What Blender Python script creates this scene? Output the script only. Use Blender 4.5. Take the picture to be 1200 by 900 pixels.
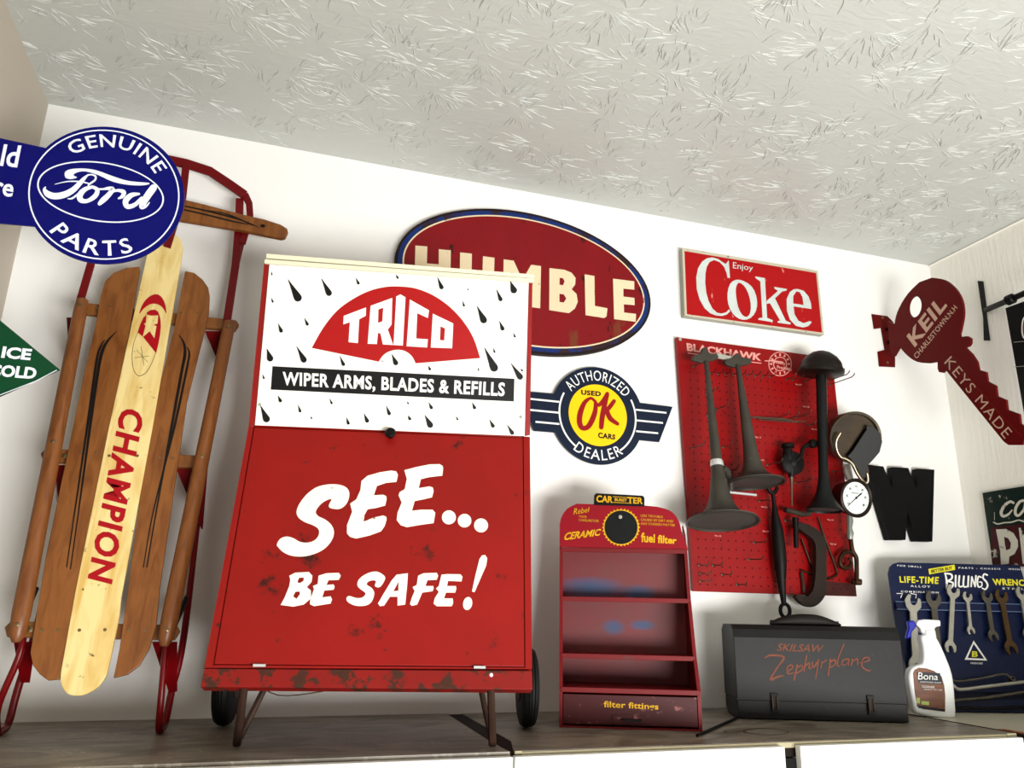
import bpy, bmesh, math, random
from mathutils import Vector, Matrix
from mathutils.geometry import tessellate_polygon
random.seed(7)
for o in list(bpy.data.objects): bpy.data.objects.remove(o)
C = bpy.context.scene.collection
SC = bpy.context.scene

# ------------------------------------------------------------------ camera
CAM = Vector((0.65756, -2.02381, 0.26109)); YAW, PITCH, ROLL, FPX = 0.301765, 0.281341, 0.020905, 900.44
fw = Vector((math.sin(YAW)*math.cos(PITCH), math.cos(YAW)*math.cos(PITCH), math.sin(PITCH)))
r0 = Vector((math.cos(YAW), -math.sin(YAW), 0)); u0 = r0.cross(fw)
rt = r0*math.cos(ROLL) + u0*math.sin(ROLL); up = u0*math.cos(ROLL) - r0*math.sin(ROLL)
cd = bpy.data.cameras.new('camera'); cam = bpy.data.objects.new('camera', cd); C.objects.link(cam)
cd.sensor_width = 36; cd.lens = FPX/1200*36; cd.clip_start = .05; cd.clip_end = 60
M3 = Matrix((rt, up, -fw)).transposed(); cam.matrix_world = Matrix.Translation(CAM) @ M3.to_4x4()
SC.camera = cam

# ------------------------------------------------------------------ light
W = bpy.data.worlds.new('sky'); SC.world = W; W.use_nodes = True
bg = W.node_tree.nodes['Background']; bg.inputs[0].default_value = (.93, .97, 1, 1); bg.inputs[1].default_value = .08
def area(name, loc, target, sx, sy, power, col=(1, .985, .96)):
    l = bpy.data.lights.new(name, 'AREA'); l.shape = 'RECTANGLE'; l.size = sx; l.size_y = sy; l.energy = power; l.color = col
    o = bpy.data.objects.new(name, l); C.objects.link(o); o.location = loc
    o.rotation_euler = (Vector(target)-Vector(loc)).to_track_quat('-Z', 'Y').to_euler(); return o
area('garage_door_daylight', (1.95, -3.2, -.5), (1.35, 0, .7), 1.8, .8, 90, (1, .995, .98))
SC.view_settings.view_transform = 'Standard'; SC.view_settings.look = 'None'
SC.view_settings.exposure = 0.7; SC.view_settings.gamma = 1; SC.view_settings.use_curve_mapping = False

RW, CH, SD = 2.892, 1.5, .525       # room width, ceiling above the worktop, worktop depth
FL = -.95

# ------------------------------------------------------------------ materials
def lin(c, g=1.28):
    # power curve deepens every colour, dark tones most, for stronger contrast
    return tuple((((v/255)/12.92 if v <= 10 else (((v/255)+.055)/1.055)**2.4)**g) for v in c)
def newmat(name):
    m = bpy.data.materials.new(name); m.use_nodes = True; nt = m.node_tree
    return m, nt, nt.nodes['Principled BSDF']
def N(nt, t, **k):
    n = nt.nodes.new(t)
    for a, v in k.items():
        if a.startswith('i_'):
            n.inputs[a[2:].replace('_', ' ')].default_value = v
        else: setattr(n, a, v)
    return n
def mat(name, col, rough=.5, metal=0, var=0, vscale=6, wear=None, wamt=.0, wscale=9, wdet=8, bump=0, bscale=60, grain=None, spec=.5, wear2=None, w2amt=0, w2scale=30, stretch=(1, 1, 1)):
    spec *= .45
    m, nt, b = newmat(name); L = nt.links
    b.inputs['Roughness'].default_value = rough; b.inputs['Metallic'].default_value = metal
    b.inputs['Specular IOR Level'].default_value = spec
    tc = N(nt, 'ShaderNodeTexCoord'); mp = N(nt, 'ShaderNodeMapping'); mp.inputs['Scale'].default_value = stretch
    L.new(tc.outputs['Object'], mp.inputs[0])
    rgb = N(nt, 'ShaderNodeRGB'); rgb.outputs[0].default_value = (*lin(col), 1); cur = rgb.outputs[0]
    def mixin(cur, fac, c2, mode='MIX'):
        mx = N(nt, 'ShaderNodeMix', data_type='RGBA', blend_type=mode)
        L.new(fac, mx.inputs[0]); L.new(cur, mx.inputs[6])
        if isinstance(c2, tuple): mx.inputs[7].default_value = (*c2, 1)
        else: L.new(c2, mx.inputs[7])
        return mx.outputs[2]
    if var:
        nz = N(nt, 'ShaderNodeTexNoise'); nz.inputs['Scale'].default_value = vscale; nz.inputs['Detail'].default_value = 6
        L.new(mp.outputs[0], nz.inputs[0])
        rp = N(nt, 'ShaderNodeMapRange'); rp.inputs[1].default_value = .35; rp.inputs[2].default_value = .65; rp.inputs[3].default_value = 0; rp.inputs[4].default_value = 1
        L.new(nz.outputs[0], rp.inputs[0])
        d = tuple(v*(1-var) for v in lin(col)); cur = mixin(cur, rp.outputs[0], d)
    if grain:
        wv = N(nt, 'ShaderNodeTexNoise'); wv.inputs['Scale'].default_value = grain[1]; wv.inputs['Detail'].default_value = 5; wv.inputs['Distortion'].default_value = .6
        mg = N(nt, 'ShaderNodeMapping'); mg.inputs['Scale'].default_value = grain[2]; L.new(tc.outputs['Object'], mg.inputs[0]); L.new(mg.outputs[0], wv.inputs[0])
        rp = N(nt, 'ShaderNodeMapRange'); rp.inputs[1].default_value = .42; rp.inputs[2].default_value = .68; L.new(wv.outputs[0], rp.inputs[0])
        cur = mixin(cur, rp.outputs[0], lin(grain[0]))
    for wc, wa, ws in ((wear, wamt, wscale), (wear2, w2amt, w2scale)):
        if wc:
            nz = N(nt, 'ShaderNodeTexNoise'); nz.inputs['Scale'].default_value = ws; nz.inputs['Detail'].default_value = wdet; nz.inputs['Roughness'].default_value = .65
            L.new(mp.outputs[0], nz.inputs[0])
            rp = N(nt, 'ShaderNodeMapRange'); t = .68-wa*.32; rp.inputs[1].default_value = t; rp.inputs[2].default_value = t+.05; L.new(nz.outputs[0], rp.inputs[0])
            cur = mixin(cur, rp.outputs[0], lin(wc))
    L.new(cur, b.inputs['Base Color'])
    if bump:
        nz = N(nt, 'ShaderNodeTexNoise'); nz.inputs['Scale'].default_value = bscale; nz.inputs['Detail'].default_value = 4
        L.new(mp.outputs[0], nz.inputs[0])
        bp = N(nt, 'ShaderNodeBump'); bp.inputs['Strength'].default_value = bump; bp.inputs['Distance'].default_value = .004
        L.new(nz.outputs[0], bp.inputs['Height']); L.new(bp.outputs[0], b.inputs['Normal'])
    return m

def ceiling_mat():
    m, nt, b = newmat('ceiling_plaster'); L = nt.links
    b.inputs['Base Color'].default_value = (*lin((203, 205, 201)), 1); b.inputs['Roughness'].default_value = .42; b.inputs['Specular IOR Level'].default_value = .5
    tc = N(nt, 'ShaderNodeTexCoord'); fn = N(nt, 'ShaderNodeTexNoise'); fn.inputs['Scale'].default_value = 22; fn.inputs['Detail'].default_value = 4; fn.inputs['Distortion'].default_value = 1.5
    fm = N(nt, 'ShaderNodeMapping'); fm.inputs['Scale'].default_value = (.6, 2, 1); L.new(tc.outputs['Object'], fm.inputs[0]); L.new(fm.outputs[0], fn.inputs[0])
    bp = N(nt, 'ShaderNodeBump'); bp.inputs['Strength'].default_value = .5; bp.inputs['Distance'].default_value = .003
    L.new(fn.outputs[0], bp.inputs['Height']); L.new(bp.outputs[0], b.inputs['Normal']); return m
def worktop_mat():
    m, nt, b = newmat('worn_marbled_laminate'); L = nt.links
    b.inputs['Roughness'].default_value = .45
    tc = N(nt, 'ShaderNodeTexCoord'); mp = N(nt, 'ShaderNodeMapping'); mp.inputs['Scale'].default_value = (2.2, 5, 1); L.new(tc.outputs['Object'], mp.inputs[0])
    nz = N(nt, 'ShaderNodeTexNoise'); nz.inputs['Scale'].default_value = 3; nz.inputs['Detail'].default_value = 6; nz.inputs['Distortion'].default_value = 1.2; L.new(mp.outputs[0], nz.inputs[0])
    cr = N(nt, 'ShaderNodeValToRGB'); cr.color_ramp.elements[0].position = .3; cr.color_ramp.elements[0].color = (*lin((104, 96, 84)), 1)
    cr.color_ramp.elements[1].position = .7; cr.color_ramp.elements[1].color = (*lin((158, 150, 137)), 1); L.new(nz.outputs[0], cr.inputs[0])
    s = N(nt, 'ShaderNodeMath', operation='SUBTRACT'); s.inputs[1].default_value = .52; L.new(nz.outputs[0], s.inputs[0])
    a = N(nt, 'ShaderNodeMath', operation='ABSOLUTE'); L.new(s.outputs[0], a.inputs[0])
    r = N(nt, 'ShaderNodeMapRange'); r.inputs[1].default_value = 0; r.inputs[2].default_value = .012; r.inputs[3].default_value = .45; r.inputs[4].default_value = 0; L.new(a.outputs[0], r.inputs[0])
    mx = N(nt, 'ShaderNodeMix', data_type='RGBA'); L.new(r.outputs[0], mx.inputs[0]); L.new(cr.outputs[0], mx.inputs[6]); mx.inputs[7].default_value = (*lin((190, 184, 172)), 1)
    L.new(mx.outputs[2], b.inputs['Base Color']); return m
def rust_blue_mat():
    # the rack's back panel: dull red with two sprayed blue smears of their own shape
    m, nt, b = newmat('faded_red_with_blue_overspray'); L = nt.links
    b.inputs['Roughness'].default_value = .55
    tc = N(nt, 'ShaderNodeTexCoord'); nz = N(nt, 'ShaderNodeTexNoise'); nz.inputs['Scale'].default_value = 14; nz.inputs['Detail'].default_value = 6; L.new(tc.outputs['Object'], nz.inputs[0])
    cr = N(nt, 'ShaderNodeValToRGB'); cr.color_ramp.elements[0].position = .4; cr.color_ramp.elements[0].color = (*lin((124, 30, 38)), 1); cr.color_ramp.elements[1].position = .72; cr.color_ramp.elements[1].color = (*lin((116, 50, 52)), 1); L.new(nz.outputs[0], cr.inputs[0])
    cur = cr.outputs[0]
    for c, sx, sz in (((.085, .31), .085, .028), ((.135, .215), .03, .02), ((.21, .222), .035, .013), ((.2, .3), .05, .02)):
        sp = N(nt, 'ShaderNodeSeparateXYZ'); L.new(tc.outputs['Object'], sp.inputs[0])
        def f(o, c0, s):
            a = N(nt, 'ShaderNodeMath', operation='SUBTRACT'); L.new(o, a.inputs[0]); a.inputs[1].default_value = c0
            d = N(nt, 'ShaderNodeMath', operation='DIVIDE'); L.new(a.outputs[0], d.inputs[0]); d.inputs[1].default_value = s
            p = N(nt, 'ShaderNodeMath', operation='POWER'); L.new(d.outputs[0], p.inputs[0]); p.inputs[1].default_value = 2; return p.outputs[0]
        ad = N(nt, 'ShaderNodeMath', operation='ADD'); L.new(f(sp.outputs[0], c[0], sx), ad.inputs[0]); L.new(f(sp.outputs[2], c[1], sz), ad.inputs[1])
        ad2 = N(nt, 'ShaderNodeMath', operation='ADD'); L.new(ad.outputs[0], ad2.inputs[0]); L.new(nz.outputs[0], ad2.inputs[1])
        rp = N(nt, 'ShaderNodeMapRange'); rp.inputs[1].default_value = .5; rp.inputs[2].default_value = 1.7; rp.inputs[3].default_value = .9; rp.inputs[4].default_value = 0; L.new(ad2.outputs[0], rp.inputs[0])
        mx = N(nt, 'ShaderNodeMix', data_type='RGBA'); L.new(rp.outputs[0], mx.inputs[0]); L.new(cur, mx.inputs[6]); mx.inputs[7].default_value = (*lin((34, 84, 122)), 1); cur = mx.outputs[2]
    L.new(cur, b.inputs['Base Color']); return m

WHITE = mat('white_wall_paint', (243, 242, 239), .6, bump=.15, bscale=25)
WALL_R = mat('lit_white_brushed_wall_paint', (246, 245, 238), .6, bump=.5, bscale=30, stretch=(1, 3, .25))  # base colour lightened to carry the brighter light on the right wall
WALL_L = mat('shaded_cream_wall_paint', (198, 190, 178), .6, bump=.2, bscale=18)  # base colour darkened to carry the shade on the left wall
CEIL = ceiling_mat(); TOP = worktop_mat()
FLOORM = mat('grey_concrete', (76, 74, 70), .8, var=.3)
CABW = mat('white_cabinet_paint', (238, 238, 234), .4)
DARK = mat('gap_shade', (14, 12, 10), .8)  # near-black that paints in the shade between two cabinets
BARE = mat('bare_dark_chipboard', (54, 40, 30), .85, var=.4, vscale=40)
ORNG = mat('raw_orange_wood', (176, 110, 48), .7, var=.4, vscale=50)
EDGE = mat('beige_edge_strip', (176, 168, 142), .5)
SLEDW = mat('varnished_maple', (150, 102, 54), .4, spec=.7, grain=((128, 82, 40), 4, (18, 18, .5)))
RAILW = mat('round_maple_rail', (146, 98, 56), .38, spec=.8, grain=((126, 80, 42), 5, (18, 18, .6)))
CREAM = mat('cream_painted_pine', (232, 214, 160), .45, grain=((214, 184, 116), 4, (9, 9, .7)), wear=(120, 92, 50), wamt=.1, wscale=55)
REDST = mat('red_enamelled_steel', (128, 14, 24), .3, var=.2)
SCREW = mat('dull_brass_screw', (150, 130, 100), .35, metal=.8)
STRIPE = mat('black_pinstripe', (30, 22, 16), .5)
SRED = mat('emblem_red', (176, 14, 36), .5)
TRED = mat('chipped_red_cabinet_paint', (158, 32, 24), .45, var=.16, vscale=5, wear=(84, 36, 28), wamt=.19, wscale=9, wear2=(70, 44, 34), w2amt=.08, w2scale=45, bump=.05)
TRAIL = mat('rusty_red_paint', (150, 34, 26), .55, var=.2, wear=(84, 52, 38), wamt=.52, wscale=30, bump=.1)
TWHITE = mat('white_enamel_panel', (244, 243, 236), .35, wear=(226, 214, 176), wamt=.03, wscale=5)
TTRIM = mat('yellowed_white_trim', (226, 222, 200), .4, wear=(96, 88, 60), wamt=.1, wscale=50)
TLET = mat('cream_white_paint', (246, 242, 226), .45, wear=(86, 40, 30), wamt=.02, wscale=22)
PRED = mat('print_red', (176, 22, 22), .45)
BLACK = mat('print_black', (16, 16, 18), .5)
PWHITE = mat('print_white', (240, 240, 236), .45)
PYEL = mat('print_yellow', (228, 220, 70), .45)
RUBBER = mat('black_rubber', (20, 20, 20), .65)
RUSTI = mat('rusty_iron', (78, 56, 44), .65, var=.45, vscale=20)
DIRON = mat('dark_iron', (34, 30, 28), .5, metal=.3, var=.4, vscale=14)
FBLUE = mat('gloss_cobalt_enamel', (0, 12, 118), .3, spec=.4)
FWHITE = mat('gloss_white_enamel', (232, 236, 244), .2)
GREEN = mat('gloss_green_enamel', (6, 84, 54), .2)
HRED = mat('worn_crimson_enamel', (146, 18, 32), .38, var=.16, vscale=4, wear=(130, 70, 44), wamt=.2, wscale=7, wear2=(40, 20, 16), w2amt=.16, w2scale=20, stretch=(1.6, 1, .7))
HEDGE = mat('rusted_sign_edge', (52, 30, 28), .7, var=.4, vscale=22)
HBLUE = mat('worn_blue_enamel', (26, 62, 124), .4, wear=(64, 40, 44), wamt=.5, wscale=7)
HCREAM = mat('worn_cream_enamel', (232, 216, 186), .45, wear=(90, 52, 40), wamt=.07, wscale=26, var=.08)
CRED = mat('scratched_red_sign', (180, 10, 22), .4, wear=(214, 150, 140), wamt=.07, wscale=40, stretch=(1, 1, .4))
CSILV = mat('aged_silver_white', (214, 220, 216), .5, var=.12, vscale=20)
CFRAME = mat('dirty_white_frame', (206, 198, 180), .5, wear=(60, 50, 40), wamt=.2, wscale=40)
CBACK = mat('grey_sign_can', (176, 176, 166), .5)
NAVY = mat('navy_enamel', (14, 38, 66), .35)
OKYEL = mat('yellow_enamel', (248, 206, 8), .35)
OKRED = mat('dark_red_enamel', (158, 12, 26), .35)
PEG = mat('red_pegboard', (158, 6, 16), .42, var=.14, wear=(110, 10, 14), wamt=.1, wscale=20)
PEGR = mat('brown_bare_board_edge', (92, 44, 36), .7, var=.4, vscale=30)
PINK = mat('faded_pink_print', (226, 168, 160), .5)
HORN = mat('grey_painted_horn', (88, 84, 76), .5, metal=.15, var=.35, vscale=12, wear=(130, 124, 112), wamt=.08, wscale=30)
HORNIN = mat('dusty_horn_mouth', (96, 96, 92), .6, var=.3)
DHORN = mat('dark_horn_steel', (44, 46, 46), .45, metal=.3, var=.3)
DOME = mat('brown_black_dome', (44, 34, 28), .45, var=.3)
STEEL = mat('bright_steel', (226, 228, 228), .3, metal=.5, spec=1)
DULLST = mat('dull_wire_steel', (120, 104, 92), .4, metal=.7)
OLDBR = mat('aged_brass', (84, 60, 42), .45, metal=.6, var=.4, vscale=30)
LBROWN = mat('mottled_brown_plate', (92, 76, 52), .6, var=.5, vscale=16)
DIAL = mat('white_dial', (232, 238, 234), .3)
LET_W = mat('black_wooden_letter', (14, 14, 15), .6, spec=.3)
KRED = mat('gloss_dark_red_key', (112, 12, 10), .45, spec=.25)
KLET = mat('pinkish_cream_print', (206, 178, 160), .5)
GDARK = mat('chipped_dark_green', (4, 46, 36), .4, wear=(30, 24, 22), wamt=.4, wscale=14, wear2=(196, 192, 178), w2amt=.26, w2scale=17)
GMAR = mat('maroon_print', (84, 12, 24), .4, wear=(200, 196, 184), wamt=.3, wscale=16, wear2=(24, 18, 18), w2amt=.3, w2scale=22)
GLET = mat('chipped_white_print', (214, 212, 200), .45, wear=(50, 36, 34), wamt=.4, wscale=20)
RACK = mat('dull_red_metal', (134, 32, 38), .5, var=.2, wear=(112, 60, 56), wamt=.2, wscale=24)
RACKD = mat('scuffed_maroon_drawer', (96, 34, 38), .5, var=.3, wear=(150, 104, 98), wamt=.22, wscale=38)
RACKH = mat('header_crimson', (158, 18, 44), .45, var=.12)
RACKB = rust_blue_mat()
RYEL = mat('aged_yellow_print', (226, 184, 40), .5, var=.25, vscale=60)
BOXM = mat('charcoal_metal_case', (46, 45, 44), .5, metal=.1, var=.3, vscale=8, wear=(84, 66, 52), wamt=.05, wscale=30, bump=.1)
BOXT = mat('brown_worn_case_top', (62, 50, 42), .5, var=.3, vscale=10)
BLET = mat('faded_orange_script', (142, 86, 60), .6, var=.3, vscale=60)
LEATH = mat('dark_leather_grip', (38, 30, 26), .6, var=.4, vscale=20)
WNAVY = mat('navy_display_board', (16, 38, 82), .4, var=.15)
WSILV = mat('chromed_tool_steel', (188, 186, 178), .32, metal=.55, spec=1, var=.2, vscale=30)
WBRN = mat('browned_tool_steel', (112, 92, 66), .4, metal=.7, var=.3, vscale=30)
WGRY = mat('grey_tool_steel', (118, 114, 106), .38, metal=.75, var=.3, vscale=30)
BOTT = mat('white_plastic', (242, 244, 244), .3)
BLAB = mat('brown_label', (146, 98, 66), .4, var=.45, vscale=20, stretch=(1, 1, 4))
BLABD = mat('dark_blue_label_band', (18, 24, 44), .4)
TRIG = mat('blue_plastic_trigger', (10, 40, 170), .3)
LGREEN = mat('pale_green_print', (190, 206, 120), .5)

# ------------------------------------------------------------------ builders
def link(o, parent):
    C.objects.link(o)
    if parent: o.parent = parent
def rootloc(p):
    v = Vector((0, 0, 0))
    while p: v += Vector(p.location); p = p.parent
    return v
def mk(name, vs, fs, m, parent=None, loc=None, smooth=False, bevel=0, seg=2):
    base = rootloc(parent) if parent else Vector(loc or (0, 0, 0))
    me = bpy.data.meshes.new(name); me.from_pydata([tuple(Vector(v)-base) for v in vs], [], fs); me.materials.append(m)
    me.validate(); me.update()
    if smooth:
        me.polygons.foreach_set('use_smooth', [True]*len(me.polygons))
        try: me.set_sharp_from_angle(angle=math.radians(42))
        except Exception: pass
    o = bpy.data.objects.new(name, me); link(o, parent)
    if not parent: o.location = base
    if bevel:
        b = o.modifiers.new('bevel', 'BEVEL'); b.width = bevel; b.segments = seg; b.limit_method = 'ANGLE'; b.angle_limit = math.radians(40)
    return o
def tag(o, label, cat, group=None):
    o['label'] = label; o['category'] = cat
    if group: o['group'] = group
    return o
def thing(name, label, cat, loc, group=None):
    o = bpy.data.objects.new(name, None); C.objects.link(o); o.location = loc; o.empty_display_size = .05
    return tag(o, label, cat, group)
def struct(o): o['kind'] = 'structure'; return o

class Pl:
    """a real plane of the place; U turns a point of the photograph into the point of that plane seen there"""
    def __init__(s, n, c):
        n = Vector(n); l = n.length; s.n = n/l; s.c = c/l
        if s.n.dot(CAM)-s.c < 0: s.n, s.c = -s.n, -s.c      # normal faces the viewer's side
    def U(s, x, y, off=0):
        d = fw + rt*((x-600)/FPX) - up*((y-450)/FPX)
        return CAM + d*((s.c+off-s.n.dot(CAM))/s.n.dot(d))
def YP(y): return Pl((0, 1, 0), y)
def Zm(x0, y0, s): return lambda pts: [(x0+p[0]/s, y0+p[1]/s)+tuple((w/s) for w in p[2:]) for p in pts]
def cr(pts, n=4, closed=True):
    """Catmull-Rom through tuples of any length"""
    out = []; L = len(pts)
    for i in range(L if closed else L-1):
        g = lambda k: pts[(i+k) % L] if closed else pts[min(max(i+k, 0), L-1)]
        a, b, c, d = g(-1), g(0), g(1), g(2)
        for j in range(n):
            t = j/n; out.append(tuple(.5*((2*q)+(-p+r)*t+(2*p-5*q+4*r-s)*t*t+(-p+3*q-3*r+s)*t**3) for p, q, r, s in zip(a, b, c, d)))
    if not closed: out.append(tuple(pts[-1]))
    return out
def ell(cx, cy, a, b=None, n=40, a0=0, a1=360, rot=0):
    b = b or a; r = math.radians(rot); o = []
    full = abs(a1-a0) >= 360
    for i in range(n if full else n+1):
        t = math.radians(a0+(a1-a0)*i/n); x, y = a*math.cos(t), b*math.sin(t)
        o.append((cx+x*math.cos(r)-y*math.sin(r), cy+x*math.sin(r)+y*math.cos(r)))
    return o
class Ink:
    """flat print: triangles in 2D, later carried onto a surface"""
    def __init__(s): s.v = []; s.f = []; s.k = []; s.layer = 0
    def poly(s, pts, *holes):
        s.layer += 1
        loops = [[Vector((p[0], p[1], 0)) for p in l] for l in (pts,)+holes]
        flat = [p for l in loops for p in l]; b = len(s.v)
        for t in tessellate_polygon(loops): s.f.append(tuple(b+i for i in t))
        s.v += [(p.x, p.y) for p in flat]; s.k += [s.layer]*len(flat); return s
    def rib(s, pts, closed=False, sm=5, caps=True):
        """brush stroke through (x, y, width)"""
        q = cr(pts, sm, closed) if sm else pts; L = len(q); s.layer += 1; b = len(s.v)
        for i, p in enumerate(q):
            a = q[(i-1) % L] if closed or i else q[0]; c = q[(i+1) % L] if closed or i < L-1 else q[-1]
            tx, ty = c[0]-a[0], c[1]-a[1]; l = math.hypot(tx, ty) or 1; nx, ny = -ty/l*p[2]/2, tx/l*p[2]/2
            s.v += [(p[0]+nx, p[1]+ny), (p[0]-nx, p[1]-ny)]; s.k += [s.layer]*2
        for i in range(L if closed else L-1):
            j = (i+1) % L; s.f.append((b+2*i, b+2*i+1, b+2*j+1, b+2*j))
        if caps and not closed:
            for p in (q[0], q[-1]):
                if p[2] > .1: s.poly(ell(p[0], p[1], p[2]/2*.98, n=12))
        return s
    def ring(s, outer, inner): return s.poly(outer, inner)
    def text(s, body, quad=None, fn=None, bold=0, cap=True, space=1.0):
        vs, fs, x0, x1, y0, y1 = glyphs(body, bold, space, cap); s.layer += 1; b = len(s.v)
        for x, y in vs:
            u, v = (x-x0)/(x1-x0), (y-y0)/(y1-y0)
            if fn: s.v.append(fn(u, v))
            else:
                tl, tr, br, bl = quad
                s.v.append(tuple(bl[i]*(1-u)*(1-v)+br[i]*u*(1-v)+tr[i]*u*v+tl[i]*(1-u)*v for i in (0, 1)))
            s.k.append(s.layer)
        s.f += [tuple(b+i for i in f) for f in fs]; return s
    def put(s, name, m, parent, to3d, off=.0008):
        step = min(.00004, .0006/max(1, s.layer))
        vs = [to3d(x, y, off+k*step) for (x, y), k in zip(s.v, s.k)]
        return mk(name, vs, s.f, m, parent)
_gc = {}
def glyphs(body, bold, space, cap):
    key = (body, bold, space)
    if key not in _gc:
        c = bpy.data.curves.new('t', 'FONT'); c.body = body; c.offset = bold; c.resolution_u = 3; c.space_character = space
        o = bpy.data.objects.new('t', c); C.objects.link(o); dg = bpy.context.evaluated_depsgraph_get(); dg.update()
        me = bpy.data.meshes.new_from_object(o.evaluated_get(dg))
        _gc[key] = ([(v.co.x, v.co.y) for v in me.vertices], [tuple(p.vertices) for p in me.polygons])
        bpy.data.objects.remove(o); bpy.data.curves.remove(c); bpy.data.meshes.remove(me)
    vs, fs = _gc[key]
    xs = [v[0] for v in vs]; ys = [v[1] for v in vs]
    y0, y1 = min(ys), max(ys)
    if cap and body.upper() == body: y0, y1 = -bold, CAPH+bold
    return vs, fs, min(xs), max(xs), y0, y1
CAPH = .7
CAPH = max(v[1] for v in glyphs('H', 0, 1, False)[0])
def on(pl): return lambda x, y, off: pl.U(x, y, off)

def slab(name, pts, pl, th, m, parent=None, holes=(), off=0, loc=None, bevel=0, smooth=False, vec=None):
    """solid plate: outline (photo points) on a plane, thickness going back"""
    return slab3(name, [pl.U(p[0], p[1], off) for p in pts], vec or -pl.n, th, m, parent, [[pl.U(p[0], p[1], off) for p in h] for h in holes], loc, bevel, smooth)
def slab3(name, P, d, th, m, parent=None, holes=(), loc=None, bevel=0, smooth=False):
    d = Vector(d).normalized()*th; loops = [P]+list(holes); flat = [Vector(p) for l in loops for p in l]; n = len(flat)
    vs = flat+[p+d for p in flat]; fs = []
    if holes:
        # project to the plate's own axes for the triangulation
        a = (flat[1]-flat[0]).normalized(); nn = d.normalized(); b = nn.cross(a)
        l2 = [[Vector((Vector(p).dot(a), Vector(p).dot(b), 0)) for p in l] for l in loops]
        T = tessellate_polygon(l2)
        for t in T: fs.append(tuple(t)); fs.append(tuple(n+i for i in reversed(t)))
    else: fs += [tuple(range(n)), tuple(range(2*n-1, n-1, -1))]
    k = 0
    for l in loops:
        L = len(l)
        for i in range(L): j = (i+1) % L; fs.append((k+i, k+n+i, k+n+j, k+j))
        k += L
    o = mk(name, vs, fs, m, parent, loc, smooth=smooth, bevel=bevel)
    bm = bmesh.new(); bm.from_mesh(o.data); bmesh.ops.recalc_face_normals(bm, faces=bm.faces); bm.to_mesh(o.data); bm.free(); return o
def box(name, lo, hi, m, parent=None, loc=None, bevel=0, X=None, O=None):
    """box between lo and hi, optionally in the frame O + x*X[0] + y*X[1] + z*X[2]"""
    vs = [Vector((x, y, z)) for x in (lo[0], hi[0]) for y in (lo[1], hi[1]) for z in (lo[2], hi[2])]
    if X: vs = [Vector(O)+X[0]*v.x+X[1]*v.y+X[2]*v.z for v in vs]
    fs = [(0, 1, 3, 2), (4, 6, 7, 5), (0, 4, 5, 1), (2, 3, 7, 6), (0, 2, 6, 4), (1, 5, 7, 3)]
    o = mk(name, vs, fs, m, parent, loc, bevel=bevel)
    bm = bmesh.new(); bm.from_mesh(o.data); bmesh.ops.recalc_face_normals(bm, faces=bm.faces); bm.to_mesh(o.data); bm.free(); return o
def tubegeo(P, R, seg=12, flat=1.0, flatdir=None, capr=True):
    P = [Vector(p) for p in P]; n = len(P); R = R if isinstance(R, (list, tuple)) else [R]*n
    vs, fs = [], []; prev = None
    for i, p in enumerate(P):
        t = (P[min(i+1, n-1)]-P[max(i-1, 0)]).normalized()
        if prev is None:
            a = Vector(flatdir) if flatdir else (Vector((0, 0, 1)) if abs(t.z) < .8 else Vector((1, 0, 0)))
            a = (a-t*a.dot(t)).normalized()
        else: a = (prev-t*prev.dot(t)).normalized()
        prev = a; b = t.cross(a)
        for k in range(seg):
            an = 2*math.pi*k/seg; vs.append(p+(a*math.cos(an)*flat+b*math.sin(an))*R[i])
    for i in range(n-1):
        for k in range(seg):
            j = (k+1) % seg; fs.append((i*seg+k, i*seg+j, (i+1)*seg+j, (i+1)*seg+k))
    fs.append(tuple(range(seg-1, -1, -1))); fs.append(tuple(range((n-1)*seg, n*seg))); return vs, fs
def tube(name, P, R, m, parent=None, seg=12, flat=1.0, flatdir=None, sm=0, loc=None, closed=False):
    if sm:
        R = R if isinstance(R, (list, tuple)) else [R]*len(P)
        q = cr([tuple(Vector(p))+(r,) for p, r in zip(P, R)], sm, False); P = [v[:3] for v in q]; R = [v[3] for v in q]
    v, f = tubegeo(P, R, seg, flat, flatdir); return mk(name, v, f, m, parent, loc, smooth=True)
def tubes(name, lst, m, parent=None, seg=8):
    vs, fs = [], []
    for P, R in lst:
        v, f = tubegeo(P, R, seg); b = len(vs); vs += v; fs += [tuple(b+i for i in q) for q in f]
    return mk(name, vs, fs, m, parent, smooth=True)
def lathe(name, prof, p0, ax, m, parent=None, seg=28, loc=None):
    """prof = (distance along the axis, radius)"""
    ax = Vector(ax).normalized(); a = ax.orthogonal().normalized(); b = ax.cross(a); p0 = Vector(p0); vs, fs = [], []
    for t, r in prof:
        for k in range(seg):
            an = 2*math.pi*k/seg; vs.append(p0+ax*t+(a*math.cos(an)+b*math.sin(an))*max(r, 1e-5))
    for i in range(len(prof)-1):
        for k in range(seg):
            j = (k+1) % seg; fs.append((i*seg+k, i*seg+j, (i+1)*seg+j, (i+1)*seg+k))
    fs.append(tuple(range(seg-1, -1, -1))); fs.append(tuple(range((len(prof)-1)*seg, len(prof)*seg)))
    o = mk(name, vs, fs, m, parent, loc, smooth=True)
    bm = bmesh.new(); bm.from_mesh(o.data); bmesh.ops.recalc_face_normals(bm, faces=bm.faces); bm.to_mesh(o.data); bm.free(); return o

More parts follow.
